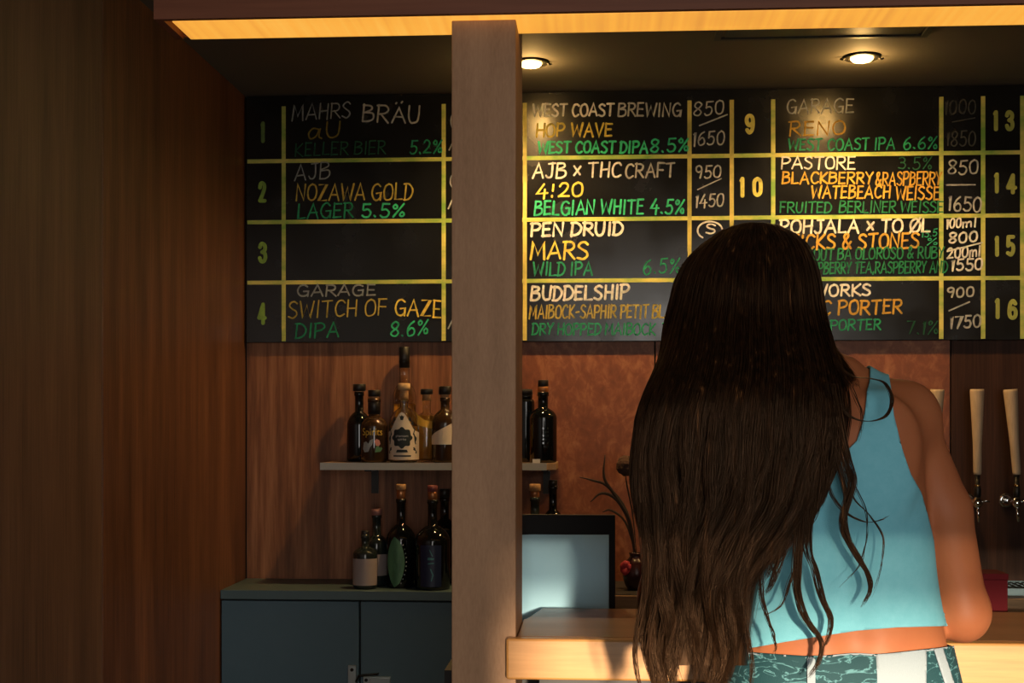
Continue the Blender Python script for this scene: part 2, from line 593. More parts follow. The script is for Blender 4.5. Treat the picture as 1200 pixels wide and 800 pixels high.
def ribbon(bm, pts, wd, y):
    """flat stroke of pts (x, z) with round ends facing the room"""
    pts = [Vector(p) for p in pts]
    n = len(pts)
    L, R = [], []
    for i, p in enumerate(pts):
        d = pts[min(i + 1, n - 1)] - pts[max(i - 1, 0)]
        if d.length < 1e-9:
            d = Vector((0, 1))
        d.normalize()
        nrm = Vector((-d.y, d.x))
        k = wd * .5 * random.uniform(.86, 1.1)
        if 0 < i < n - 1:
            a, b = (pts[i] - pts[i - 1]).normalized(), (pts[i + 1] - pts[i]).normalized()
            c = max(.55, math.sqrt(max(0, (1 + a.dot(b)) / 2)))
            k /= c
        L.append(bm.verts.new((p.x + nrm.x * k, y, p.y + nrm.y * k)))
        R.append(bm.verts.new((p.x - nrm.x * k, y, p.y - nrm.y * k)))
    for i in range(n - 1):
        bm.faces.new((L[i], L[i + 1], R[i + 1], R[i]))
    for end, nb in ((0, 1), (n - 1, n - 2)):
        d = (pts[end] - pts[nb])
        if d.length < 1e-9:
            continue
        a0 = math.atan2(d.y, d.x)
        vs_ = [bm.verts.new((pts[end].x + math.cos(a0 + a) * wd * .5, y + .000004, pts[end].y + math.sin(a0 + a) * wd * .5)) for a in (-1.57, -.8, 0, .8, 1.57)]
        bm.faces.new(vs_)


def board_pt(px, py):
    p = P(px, py, YB)
    return p.x - BO.x, p.z - BO.z


def lettering(text, x0, x1, yt, yb, m, wd=.0056, slope=0.0, slant=.06, name='chalk_lettering', label=None):
    st, W = strokes_of(text)
    bm = bmesh.new()
    for s in st:
        q = []
        for a, b in s:
            u = a / W + slant * (b - 5) / 10 * ((yb - yt) / max(x1 - x0, 1))
            q.append(board_pt(x0 + u * (x1 - x0), yb - b / 10 * (yb - yt) - slope * u))
        ribbon(bm, q, wd, -.0018 - .00002 * len(bm.faces) / 10)
    bmesh.ops.recalc_face_normals(bm, faces=bm.faces[:])
    for f in bm.faces:
        if f.normal.y > 0:
            f.normal_flip()
    o = obj(name, bm, m, board)
    if label:
        o['label'] = label
    return o


WH = chalk('white chalk', (.86, .83, .76))
WD = chalk('worn white chalk', (.50, .50, .48))
WF = chalk('faded white chalk', (.30, .33, .34))
WX = chalk('ghost of white chalk', (.085, .085, .08))
YE = chalk('yellow chalk', (.88, .68, .13))
YM = chalk('worn yellow chalk', (.54, .42, .09))
YD = chalk('faded yellow chalk', (.24, .18, .035))
OR = chalk('orange chalk', (.66, .39, .07))
GR = chalk('green chalk', (.06, .62, .30))
GM = chalk('worn green chalk', (.035, .34, .17))
GD = chalk('faded green chalk', (.028, .22, .10))
GX = chalk('ghost of green chalk', (.025, .11, .06))
LAB = {'white chalk': 'white chalk lettering', 'worn white chalk': 'worn white chalk lettering', 'faded white chalk': 'faded white chalk lettering',
       'ghost of white chalk': 'wiped white chalk lettering', 'yellow chalk': 'yellow chalk lettering', 'worn yellow chalk': 'worn yellow chalk lettering',
       'faded yellow chalk': 'faded yellow chalk lettering', 'orange chalk': 'orange chalk lettering', 'green chalk': 'green chalk lettering',
       'worn green chalk': 'worn green chalk lettering', 'faded green chalk': 'faded green chalk lettering', 'ghost of green chalk': 'wiped green chalk lettering'}
for args in [
    ('MAHRS', 343, 411, 123, 141, WF, .0050, 3), ('BRÄU', 425, 492, 123, 143, WD, .0062, -2), ('aU', 361, 399, 145, 163, YD, .0055, 2),
    ('KELLER BIER', 346, 452, 168, 183, GX, .0048, 3), ('5.2%', 481, 518, 165, 180, GM, .0055, 1),
    ('AJB', 346, 387, 194, 212, WF, .0050, 4), ('NOZAWA GOLD', 348, 484, 216, 235, YM, .0058, 1), ('LAGER', 349, 414, 239, 256, GM, .0058, 1), ('5.5%', 424, 474, 239, 254, GR, .0066, 0),
    ('GARAGE', 349, 440, 334, 347, WF, .0060, 1), ('SWITCH OF', 338, 453, 354, 373, YM, .0055, 4), ('GAZE', 463, 517, 350, 369, YE, .0062, -3), ('DIPA', 347, 397, 379, 396, GM, .0058, 1), ('8.6%', 458, 502, 378, 395, GR, .0060, 4),
    ('WEST COAST', 625, 719, 122, 136, WH, .0070, 0), ('BREWING', 725, 798, 121, 136, WD, .0062, 0), ('HOP WAVE', 629, 717, 145, 160, YE, .0070, 0),
    ('WEST COAST DIPA', 631, 759, 166, 179, GR, .0072, 0), ('8.5%', 763, 807, 163, 178, GR, .0064, 1),
    ('AJB x THC', 625, 728, 192, 209, WH, .0068, 2), ('CRAFT', 733, 790, 192, 208, WD, .0064, 1), ('4!20', 629, 683, 216, 232, YE, .0070, 2),
    ('BELGIAN WHITE', 627, 754, 236, 252, GR, .0068, 2), ('4.5%', 763, 802, 234, 250, GR, .0068, 0),
    ('PEN DRUID', 622, 730, 262, 277, WH, .0086, 2), ('MARS', 622, 689, 284, 304, YE, .0080, 1), ('WILD IPA', 625, 694, 308, 323, GM, .0062, 1), ('6.5%', 754, 797, 304, 321, GM, .0055, 2),
    ('BUDDELSHIP', 623, 737, 336, 352, WH, .0084, 2), ('MAIBOCK-SAPHIR PETIT BLANC', 621, 803, 358, 373, YM, .0056, 1), ('DRY HOPPED MAIBOCK', 624, 768, 379, 392, GM, .0058, 0), ('7.', 776, 787, 379, 391, GM, .0056, 0),
    ('850', 813, 848, 120, 136, WD, .0050, 2), ('/', 819, 851, 134, 147, WD, .0050, 0), ('1650', 812, 849, 155, 171, WD, .0052, 2),
    ('950', 815, 845, 195, 209, WD, .0054, 1), ('/', 817, 844, 209, 222, WD, .0042, 0), ('1450', 815, 848, 229, 244, WD, .0052, 3),
    ('S', 827, 838, 263, 274, WH, .0060, 0),
    ('GARAGE', 922, 1000, 117, 133, WD, .0052, 1), ('RENO', 925, 990, 143, 159, OR, .0056, 1), ('WEST COAST IPA', 924, 1048, 163, 176, GM, .0056, 1), ('6.6%', 1059, 1098, 161, 175, GM, .0052, 1),
    ('PASTORE', 916, 1002, 184, 198, WH, .0058, 0), ('3.5%', 1053, 1092, 184, 198, GX, .0045, 0), ('BLACKBERRY', 917, 1023, 202, 215, OR, .0060, 0), ('&RASPBERRY', 1026, 1103, 202, 217, OR, .0055, 0),
    ('WATEBEACH', 951, 1043, 218, 232, OR, .0060, 0), ('WEISSE', 1050, 1101, 219, 234, OR, .0060, 0), ('FRUITED', 914, 974, 237, 249, GD, .0052, 0), ('BERLINER WEISSE', 984, 1105, 236, 249, GD, .0052, 0),
    ('POHJALA x TO ØL', 914, 1090, 258, 273, WH, .0074, 1), ('STICKS & STONES', 914, 1077, 276, 293, OR, .0074, 3), ('13.5', 1080, 1098, 270, 278, GM, .0040, 2), ('%', 1086, 1098, 279, 287, GM, .0040, 0),
    ('STOUT BA OLOROSO & RUBY', 938, 1106, 292, 305, GD, .0054, 3), ('RASPBERRY TEA,RASPBERRY AND', 938, 1110, 308, 321, GD, .0050, 2),
    ('WORKS', 955, 1020, 334, 347, WH, .0074, 1), ('C PORTER', 963, 1057, 353, 369, OR, .0072, 2), ('PORTER', 973, 1032, 375, 387, GM, .0056, 1), ('7.1%', 1063, 1099, 376, 391, GX, .0048, 0),
    ('1000', 1107, 1143, 118, 134, WX, .0048, 1), ('/', 1117, 1143, 138, 143, WX, .0040, 0), ('1850', 1109, 1143, 154, 171, WX, .0052, 0),
    ('850', 1111, 1146, 188, 204, WD, .0058, 0), ('-', 1110, 1147, 208, 225, WD, .0050, 0), ('1650', 1111, 1150, 229, 246, WD, .0060, -3),
    ('100', 1109, 1126, 257, 268, WH, .0060, 2), ('ml', 1128, 1144, 257, 267, WH, .0060, 2), ('800', 1112, 1145, 273, 285, WH, .0066, 2), ('/', 1109, 1149, 284, 294, WH, .0056, 0), ('200ml', 1110, 1149, 291, 303, WH, .0062, 3), ('1550', 1115, 1151, 304, 317, WH, .0064, 1),
    ('900', 1110, 1141, 337, 348, WD, .0062, 1), ('/', 1112, 1135, 354, 364, WD, .0050, 0), ('1750', 1113, 1149, 371, 385, WD, .0064, 2),
    ('(', 528, 533, 132, 152, WD, .005, 0), ('/', 527, 534, 160, 176, WD, .005, 0), ('(', 527.5, 533, 203, 220, WD, .005, 0), ('/', 526, 533, 226, 244, WD, .005, 0), ('/', 526, 533, 368, 384, WD, .005, 0),
]:
    lettering(*args, label=LAB[args[5].name])
# ring round the S
bm = bmesh.new()
ring = [board_pt(832 + 14.5 * math.cos(a), 270 - 10.5 * math.sin(a)) for a in [(-2.2 - k * 5.2 / 24) for k in range(25)]]
ribbon(bm, ring, .006, -.0018)
for f in bm.faces:
    f.normal_update()
    if f.normal.y > 0:
        f.normal_flip()
obj('chalk_ring', bm, WH, board, label='white chalk ring round the letter')
# bold tap numbers
NG = mat('green numeral paint', (.20, .34, .05), .6, noise=((.30, .50, .07), (30, 30, 30), .4, .6))
NY = mat('yellow numeral paint', (.62, .55, .10), .6, noise=((.80, .70, .15), (30, 30, 30), .4, .6))
NH = mat('olive numeral paint', (.34, .38, .07), .6, noise=((.46, .48, .10), (30, 30, 30), .4, .6))
GX1 = mat('dim green numeral paint', (.09, .16, .035), .6, noise=((.14, .23, .05), (30, 30, 30), .4, .6))
NUM = {'0': [(1, [(3, 10), (.6, 8.6), (.1, 5), (.6, 1.4), (3, 0), (5.4, 1.4), (5.9, 5), (5.4, 8.6), (3, 10)])],
       '1': [(0, [(1, 9), (4.4, 10), (4.4, 0)])], '2': [(1, [(.3, 7.4), (1, 9.4), (3, 10), (5.3, 9), (5.4, 6.8), (3.4, 3.6), (.4, .2)]), (0, [(.4, .1), (6, .1)])],
       '3': [(1, [(.3, 8), (1.2, 9.6), (3, 10), (5.2, 8.8), (5, 6.4), (2.4, 5.3)]), (1, [(2.4, 5.3), (5.2, 4.4), (5.7, 2), (4.2, .2), (1.6, .2), (.1, 2)])],
       '4': [(0, [(4.2, 0), (4.2, 10), (.2, 2.8), (6, 2.8)])], '5': [(0, [(5.6, 10), (1, 10), (.6, 5)]), (1, [(.6, 5), (3, 6.2), (5.4, 5), (5.7, 2.4), (3.6, .1), (.3, 1)])],
       '6': [(1, [(5.3, 8.4), (3.4, 10), (1, 8.4), (.2, 4.6), (.7, 1.2), (3, 0), (5.3, 1.2), (5.5, 4), (3.4, 5.8), (.6, 4.4)])],
       '9': [(1, [(.7, 1.6), (2.6, 0), (5, 1.6), (5.8, 5.4), (5.3, 8.8), (3, 10), (.7, 8.8), (.5, 6), (2.6, 4.2), (5.4, 5.6)])]}
for txt, x0, x1, yt, yb, m in [('1', 305, 311, 142, 168, GX1), ('2', 302, 313, 212, 238, NG), ('3', 302, 314, 283, 309, NG), ('4', 301, 313, 354, 381, NG),
                               ('9', 872, 885, 133, 158, NY), ('1', 866, 873, 207, 232, NY), ('0', 881, 894, 207, 231, NY),
                               ('1', 1163, 1170, 129, 154, NH), ('3', 1177, 1189, 129, 154, NH), ('1', 1164, 1171, 202, 227, NH), ('4', 1178, 1192, 203, 228, NH),
                               ('1', 1165, 1171, 276, 301, NH), ('5', 1178, 1190, 275, 301, NH), ('1', 1165, 1172, 349, 374, NH), ('6', 1180, 1193, 350, 375, NH)]:
    bm = bmesh.new()
    for st in NUM[txt]:
        pts = [board_pt(x0 + 2.5 + a * (x1 - x0 - 5) / 6, yb - 2.5 - b / 10 * (yb - yt - 5)) for a, b in (catmull(st[1], 6) if st[0] else st[1])]
        for (ax_, az_), (bx_, bz_) in zip(pts, pts[1:]):
            l_ = math.hypot(bx_ - ax_, bz_ - az_) + 1e-9
            nx, nz_ = -(bz_ - az_) / l_ * .0066, (bx_ - ax_) / l_ * .0066
            bm.faces.new([bm.verts.new((x, -.0018 - .00001 * len(bm.faces), z)) for x, z in ((ax_ + nx, az_ + nz_), (bx_ + nx, bz_ + nz_), (bx_ - nx, bz_ - nz_), (ax_ - nx, az_ - nz_))])
        for x, z in pts:
            bm.faces.new([bm.verts.new((x + .0066 * math.cos(k * PI / 6) , -.0018 - .00001 * len(bm.faces), z + .0066 * math.sin(k * PI / 6))) for k in range(12)])
    bm.normal_update()
    for f in bm.faces:
        if f.normal.y > 0:
            f.normal_flip()
    obj('tap_number', bm, m, board, label=m.name.replace(' paint', ''))

# ------------------------------------------------------------------ back cabinet and back counter
CT = .818
CY = 4.325
M['cab'] = mat('slate grey lacquer', (.070, .138, .180), .45, noise=((.085, .155, .200), (2, 2, 2), .35, .65))
M['cab_top'] = mat('slate grey top', (.085, .14, .155), .4)
M['steel'] = mat('brushed steel', (.55, .62, .63), .28, metal=1.0)
M['dark_metal'] = mat('dark metal', (.03, .028, .026), .4, metal=.7)
M['chrome'] = mat('chrome', (.75, .78, .8), .08, metal=1.0)
cx0, cx1 = XL + .002, XW(700, CY)
cab = thing('back_cabinet', 'low slate grey cabinet with two doors under the bottle shelf', 'cabinet', ((cx0 + cx1) / 2, CY, 0))
ox = (cx0 + cx1) / 2
obj('carcass', boxes((cx0 - ox, cx1 - ox, .022, YW - CY - .001, 0.0, CT - .03)), M['gap'], cab)
obj('cabinet_top', boxes((cx0 - ox, cx1 - ox, 0, YW - CY - .001, CT - .029, CT), bev=.0015), M['cab_top'], cab)
ds = XW(421.5, CY)
d1 = obj('door', boxes((cx0 - ox + .003, ds - ox - .003, .002, .0215, .06, CT - .034), bev=.0015), M['cab'], cab)
d2 = obj('door', boxes((ds - ox + .003, cx1 - ox - .003, .002, .0215, .06, CT - .034), bev=.0015), M['cab'], cab)


def cpt(px, py):
    p = P(px, py, CY)
    return p.x - ox, p.z


# hasp on the left door, catch on the right one
ax, az = cpt(408, 779)
bx, bz = cpt(417.5, 826)
bm = boxes((ax, bx, -.004, .002, bz, az), bev=.0015)
hp = obj('hasp', bm, M['steel'], d1, label='steel hasp plate')
hx = (ax + bx) / 2
for zz in (az - .014, bz + .014):
    b = lathe([(.0055, 0), (.0055, .0045), (.002, .0055)], 14)
    bmesh.ops.rotate(b, verts=b.verts[:], matrix=Matrix.Rotation(PI / 2, 3, 'X'))
    bmesh.ops.translate(b, verts=b.verts[:], vec=(hx, -.0035, zz))
    obj('screw', b, M['dark_metal'], d1)
ax, az = cpt(426, 792)
bx, bz = cpt(458, 818)
obj('catch', boxes((ax, bx, -.006, .002, bz, az), (ax + .022, bx, -.016, -.005, bz + .004, az - .004), bev=.0015), M['steel'], d2, label='steel catch box')
b = lathe([(.0055, 0), (.0055, .0045), (.002, .0055)], 14)
bmesh.ops.rotate(b, verts=b.verts[:], matrix=Matrix.Rotation(PI / 2, 3, 'X'))
bmesh.ops.translate(b, verts=b.verts[:], vec=(ax + .010, -.0055, az - .011))
obj('screw', b, M['dark_metal'], d2)
k0, k1, k2 = cpt(418, 798), cpt(421, 791), cpt(443, 789)
obj('latch_pin', tube([(k0[0], -.012, k0[1]), (k1[0], -.014, k1[1]), (k1[0] + .02, -.014, k1[1] + .003), (k2[0], -.013, k2[1]), (k2[0], .003, k2[1])], .004, 8), M['dark_metal'], d2, True)

M['bench_wood'] = wood('bench oak', (.16, .10, .05), (.25, .155, .08), (.34, .21, .11), scale=(1.5, 14, 14), fine=(8, 160, 160), rough=.5)
bx0, bx1 = cx1 + .002, XR - .002
t = thing('back_counter', 'long dark back counter with a wood edge below the beer taps', 'counter', ((bx0 + bx1) / 2, CY, 0))
o2 = (bx0 + bx1) / 2
obj('counter_top', boxes((bx0 - o2, bx1 - o2, -.02, YW - CY - .001, CT - .03, CT), bev=.002), M['counter_front'], t)
obj('wood_edge', boxes((bx0 - o2, bx1 - o2, -.03, -.0205, CT - .064, CT - .004), bev=.002), M['bench_wood'], t)
obj('cabinet_front', boxes((bx0 - o2, bx1 - o2, 0, YW - CY - .001, 0, CT - .0305)), M['dark_wood'], t)

# ------------------------------------------------------------------ wall shelf
SHY = 4.44
sx0, sx1 = XW(375, SHY), XW(652, SHY)
sht = ZW(500, 542.5, SHY)
M['shelf_edge'] = mat('pale shelf edge', (.42, .44, .45), .5)
M['shelf_wood'] = wood('shelf wood', (.30, .18, .09), (.42, .26, .13), (.5, .32, .17), rough=.5)
sh = thing('wall_shelf', 'narrow wall shelf with a pale edge holding the upper row of bottles', 'shelf', ((sx0 + sx1) / 2, SHY, sht))
o3 = (sx0 + sx1) / 2
se = XW(640.5, SHY) - o3
obj('shelf_board', boxes((sx0 - o3, sx1 - o3, .003, YW - SHY - .0005, -.022, 0), bev=.001), M['shelf_wood'], sh)
obj('edge_strip', boxes((sx0 - o3, se, 0, .0028, -.023, .0008)), M['shelf_edge'], sh, label='pale grey edge strip')
for px in (437, 560, 640):
    bxx = XW(px, 4.6) - o3
    obj('shelf_bracket', boxes((bxx - .012, bxx + .012, .06, YW - SHY - .001, -.030, -.0225), (bxx - .012, bxx + .012, YW - SHY - .010, YW - SHY - .001, -.11, -.030)), M['dark_metal'], sh)

# ------------------------------------------------------------------ bottles
M['glass_clear'] = mat('clear glass', (.95, .97, .96), .03, trans=1.0, ior=1.45)
M['glass_black'] = mat('black glass', (.004, .005, .006), .06, spec=.6)
M['glass_brown'] = mat('dark brown glass', (.030, .016, .008), .05, spec=.6, noise=((.05, .026, .010), (20, 20, 20), .3, .7))
M['glass_green'] = mat('smoky glass', (.015, .022, .022), .05, spec=.6)
M['amber'] = mat('amber spirit', (.95, .45, .06), .05, trans=.45, ior=1.36)
M['gold'] = mat('pale gold spirit', (.85, .47, .08), .05, trans=.45, ior=1.36)
M['cap_black'] = mat('black stopper', (.012, .011, .011), .4)
M['cork'] = mat('cork', (.42, .23, .10), .8, noise=((.55, .33, .16), (200, 200, 200), .4, .6))
M['cap_wood'] = mat('pale wood stopper', (.68, .47, .24), .6)
M['cap_pink'] = mat('dusty pink cap', (.36, .17, .15), .5)
M['cap_red'] = mat('dark red cap', (.22, .055, .055), .5)
M['copper'] = mat('copper ring', (.55, .25, .11), .35, metal=.8)
M['cream'] = mat('cream label', (.80, .69, .55), .6)
M['yellow_label'] = mat('yellow label', (.85, .50, .06), .6)
M['ink'] = mat('dark teal ink', (.012, .022, .024), .6)
M['grey_label'] = mat('grey pink label', (.36, .30, .29), .6)
M['leaf'] = mat('green leaf label', (.06, .17, .09), .5, noise=((.10, .26, .14), (40, 40, 12), .4, .6))
M['navy'] = mat('navy label', (.012, .022, .07), .4)
M['ye_ink'] = mat('yellow ink', (.85, .58, .07), .5)
M['wh_ink'] = mat('white ink', (.70, .70, .68), .5)
M['pink_ink'] = mat('pink ink', (.62, .26, .24), .5)
M['leaf_ink'] = mat('green ink', (.10, .26, .12), .5)
M['grey_ink'] = mat('grey ink', (.38, .42, .42), .5)


def arc_patch(r, pts, name, m, parent, off=.0010, n=1, zmap=None, label=None):
    """polygon pts (angle-arc metres s, z) wrapped round a bottle of radius r, facing the room"""
    bm = bmesh.new()
    bm.faces.new([bm.verts.new((s, 0, z)) for s, z in pts])
    bmesh.ops.triangulate(bm, faces=bm.faces[:])
    lo, hi = min(p[0] for p in pts), max(p[0] for p in pts)
    nc = max(1, int((hi - lo) / r / .09))
    for k in range(1, nc):
        bmesh.ops.bisect_plane(bm, geom=bm.verts[:] + bm.edges[:] + bm.faces[:], plane_co=(lo + (hi - lo) * k / nc, 0, 0), plane_no=(1, 0, 0))
    for v in bm.verts:
        a = -PI / 2 + v.co.x / r
        v.co = Vector(((r + off) * math.cos(a), (r + off) * math.sin(a), v.co.z))
    return obj(name, bm, m, parent, label=label)


def wrap_label(r, z0, z1, half, name, m, parent, off=.0005, top=None, label=None, n=24):
    """label band of half-angle `half`, optional top(u) giving the height of its upper edge"""
    bm = bmesh.new()
    lo, hi = [], []
    for i in range(n + 1):
        u = -1 + 2 * i / n
        a = -PI / 2 + u * half
        zt = z1 if top is None else top(u)
        for R, L_ in ((r + off, lo),):
            L_.append(bm.verts.new((R * math.cos(a), R * math.sin(a), z0)))
        hi.append([bm.verts.new(((r + off) * math.cos(a), (r + off) * math.sin(a), z0 + (zt - z0) * k / 6)) for k in range(1, 7)])
    cols = [[lo[i]] + hi[i] for i in range(n + 1)]
    for a, b in zip(cols, cols[1:]):
        for k in range(6):
            f = bm.faces.new((a[k], b[k], b[k + 1], a[k + 1]))
            f.smooth = True
    return obj(name, bm, m, parent, label=label)


def print_on(txt, size, r, z, name, m, parent, off=.0012, xoff=0.0, sx=1.0):
    bm = font_text(txt, size)
    bmesh.ops.subdivide_edges(bm, edges=[e for e in bm.edges if e.calc_length() > size * .25], cuts=1)
    for v in bm.verts:
        a = -PI / 2 + (v.co.x * sx + xoff) / r
        v.co = Vector(((r + off) * math.cos(a), (r + off) * math.sin(a), z + v.co.y))
    return obj(name, bm, m, parent)


def smooth_prof(prof, per=4):
    return [(max(r, .0005), z) for r, z in catmull(prof, per)]


def bottle(px, Yb, zb, label, R, H, neck_r, sh0, sh1, glass, caps, cat='bottle', group=None, liquid=None, square=0):
    """R body radius, sh0/sh1 start and end of the shoulder, caps = (name, radius, z0, z1, material)"""
    x = XW(px, Yb)
    t = thing('bottle', label, cat, (x, Yb, zb), YAW * 0, group)
    nt_ = H
    dsh = sh1 - sh0
    prof = [(R * .86, 0), (R * .97, .003), (R, .010), (R, sh0)]
    prof += [(neck_r + (R - neck_r) * max(0, 1 - (k / 12) ** 2.1) ** .85, sh0 + dsh * (k / 12)) for k in range(1, 13)]
    prof += [(neck_r, nt_ - .014), (neck_r * 1.15, nt_ - .012), (neck_r * 1.15, nt_)]
    if liquid:
        wall = .0022
        inner = [(max(r - wall, .002), z + (.006 if i < 3 else 0)) for i, (r, z) in enumerate(prof)]
        full = prof + inner[::-1]
        bm = lathe(full, 36, cap0=False, cap1=False)
        # close the foot outside and inside
        bm.verts.ensure_lookup_table()
        bm.faces.new([bm.verts[k] for k in range(36)][::-1])
        n0 = len(full) - 1
        bm.faces.new([bm.verts[n0 * 36 + k] for k in range(36)])
        bmesh.ops.recalc_face_normals(bm, faces=bm.faces[:])
        g = obj('glass_body', bm, glass, t)
        lm, lev = liquid
        lp = [(max(r - wall - .0004, .002), z + (.0065 if i < 3 else 0)) for i, (r, z) in enumerate(prof) if z < lev]
        lp.append((lp[-1][0], lev))
        obj('spirit', lathe(lp, 36), lm, t)
    else:
        g = obj('glass_body', lathe(prof, 36), glass, t)
    for nm, cr, z0, z1, cm in caps:
        obj(nm, lathe([(cr * .9, z0), (cr, z0 + .001), (cr, z1 - .0015), (cr * .9, z1)], 28), cm, t)
    return t


SH_G = 'bottles on the wall shelf'
LO_G = 'bottles on the grey cabinet'
K = 1 / 357.0        # metres per pixel at the shelf

# upper shelf, from the wall corner towards the pillar
zt = sht + .0008
b = bottle(421, 4.588, zt, 'black bottle with tall neck and black stopper at the open end of the shelf', .0415, .235, .0145, .120, .168, M['glass_black'],
           [('stopper', .0215, .238, .262, M['cap_black']), ('cork', .013, .222, .2385, M['cork'])], group=SH_G)
b = bottle(438.5, 4.495, zt, 'dark bottle with yellow lettering and a pink and grey picture', .0445, .212, .0185, .115, .152, M['glass_brown'],
           [('stopper', .0205, .218, .240, M['cap_black']), ('neck_sleeve', .0205, .160, .208, M['cap_black']), ('cork', .016, .207, .219, M['cork'])], group=SH_G)
print_on('Spirits', .034, .0445, .090, 'yellow_print', M['ye_ink'], b, sx=.85)
arc_patch(.0445, [(-.034, .044), (-.026, .034), (-.012, .036), (-.006, .05), (.002, .062), (.004, .078), (-.006, .074), (-.012, .062), (-.02, .07), (-.03, .066)], 'printed_picture', M['grey_ink'], b)
arc_patch(.0445, [(.010, .034), (.028, .036), (.036, .046), (.030, .052), (.026, .048), (.020, .056), (.012, .050)], 'printed_picture', M['leaf_ink'], b)
arc_patch(.0445, [(.012, .056), (.022, .054), (.028, .062), (.024, .074), (.014, .078), (.008, .070)], 'printed_picture', M['pink_ink'], b)
b = bottle(474, 4.607, zt, 'tall bottle with a long black capsule at the back of the shelf', .040, .345, .0165, .215, .265, M['glass_clear'],
           [('capsule', .0185, .317, .388, M['cap_black'])], liquid=(M['amber'], .195), group=SH_G)
b = bottle(473.5, 4.492, zt, 'bottle with a large cream ornamental label and pale wood stopper', .0495, .214, .0135, .125, .182, M['glass_clear'],
           [('stopper', .0205, .240, .2615, M['cap_wood']), ('cork', .0145, .206, .2405, M['cork'])], liquid=(M['amber'], .12), group=SH_G)
lab = wrap_label(.0505, .010, .118, 1.45, 'label', M['cream'], b, off=.0008, top=lambda u: .118 + .048 * (math.cos(min(abs(u) * 1.5, 1) * PI) * .5 + .5) - .02 * abs(u), label='cream label')


def star(r, cz, ro, ri, k, ph, name, m, parent, sx=1.0, off=.0016):
    pts = []
    for i in range(k * 6):
        a = 2 * PI * i / (k * 6)
        rr = ri + (ro - ri) * (.5 + .5 * math.cos(k * a + ph))
        pts.append((rr * math.cos(a) * sx, cz + rr * math.sin(a)))
    return arc_patch(r, pts, name, m, parent, off)


star(.0505, .082, .036, .029, 8, 0, 'printed_emblem', M['ink'], b)
for s in (-1, 1):
    for (u0, u1, z0, z1, wv) in ((.018, .036, .124, .150, .004), (.036, .050, .06, .115, .005), (.036, .052, .030, .05, .004)):
        pts = [(s * (u0 + (u1 - u0) * k / 8 + wv * math.sin(k * 1.5)), z1 + (z0 - z1) * k / 8) for k in range(9)]
        pts += [(a + .0045 * s, z + .001) for a, z in pts[::-1]]
        arc_patch(.0505, pts, 'printed_scroll', M['ink'], b, .0014)
arc_patch(.0505, [(-.008, .155), (-.004, .140), (.004, .140), (.008, .155), (.004, .152), (0, .157), (-.004, .152)], 'printed_crest', M['ink'], b, .0014)
arc_patch(.0505, [(-.020, .034), (.020, .034), (.016, .043), (-.016, .043)], 'printed_bar', M['ink'], b, .0014)
arc_patch(.0505, [(-.030, .020), (.030, .020), (.030, .025), (-.030, .025)], 'printed_bar', M['ink'], b, .0014)
print_on('phantom', .0115, .0505, .0845, 'white_print', M['wh_ink'], b, off=.0022)
print_on('spirits', .0115, .0505, .0735, 'white_print', M['wh_ink'], b, off=.0022)
b = bottle(500, 4.563, zt, 'clear bottle of pale gold spirit with a slanted yellow label', .044, .214, .0135, .120, .165, M['glass_clear'],
           [('stopper', .021, .226, .2445, M['cap_black']), ('cork', .0135, .205, .2265, M['cork'])], liquid=(M['gold'], .155), group=SH_G)
lab = wrap_label(.044, .118, .16, 1.35, 'label', M['yellow_label'], b, off=.0010, label='slanted yellow label')
bm = bmesh.new()
bm.from_mesh(lab.data)
for v in bm.verts:                      # the band slopes down to the right over the shoulder
    a = math.atan2(v.co.y, v.co.x) + PI / 2
    u = a / 1.35
    f = (v.co.z - .118) / .042
    v.co.z = .128 - .016 * u + f * (.024 + .018 * max(0, -u)) - .012 * (1 - u * u)
bm.to_mesh(lab.data)
bm.free()
b = bottle(521.5, 4.4895, zt, 'bottle of dark spirit with a black stopper and cream label, second from the pillar', .044, .214, .0145, .125, .175, M['glass_brown'],
           [('stopper', .0205, .224, .252, M['cap_black']), ('cork', .0135, .205, .2245, M['cork'])], group=SH_G)
lab = wrap_label(.044, .06, .135, 1.3, 'label', M['cream'], b, off=.0008, top=lambda u: .115 + .03 * u, label='cream label')
b = bottle(540, 4.578, zt, 'bottle with a gold label half hidden by the pillar', .044, .214, .0145, .120, .168, M['glass_brown'],
           [('stopper', .0205, .224, .250, M['cap_black']), ('cork', .0135, .205, .2245, M['cork'])], group=SH_G)
wrap_label(.044, .03, .125, 1.3, 'label', M['yellow_label'], b, off=.0008, label='gold label')
# right of the pillar
b = bottle(636.5, 4.50, zt, 'black bottle with a gold neck ring at the end of the shelf beside the pillar', .0455, .232, .0165, .145, .180, M['glass_black'],
           [('stopper', .0175, .250, .272, M['cap_black']), ('neck_ring', .0175, .230, .2505, M['copper'])], group=SH_G)
bmp = bmesh.new()
for r_ in range(6):
    for c_ in range(3):
        if (r_ * 5 + c_ * 3) % 4:
            a0 = -PI / 2 + (.000 + c_ * .0075) / .0455
            z0 = .050 + r_ * .012
            vs_ = [bmp.verts.new((.0461 * math.cos(a0 + da), .0461 * math.sin(a0 + da), z0 + dz)) for da, dz in ((0, 0), (.10, 0), (.10, .006), (0, .006))]
            bmp.faces.new(vs_)
obj('faint_print', bmp, M['glass_green'], b)
b = bottle(616, 4.555, zt, 'plain black bottle without a visible neck tucked behind the pillar edge', .030, .225, .020, .2, .212, M['glass_black'],
           [('stopper', .0235, .224, .243, M['cap_black'])], group=SH_G)
p0, p1 = XW(624, 4.449), XW(633, 4.449)
tg = obj('price_tag', boxes((-(p1 - p0) / 2, (p1 - p0) / 2, -.0006, .0006, 0, .013)), M['wh_ink'], loc=((p0 + p1) / 2, 4.449, zt))
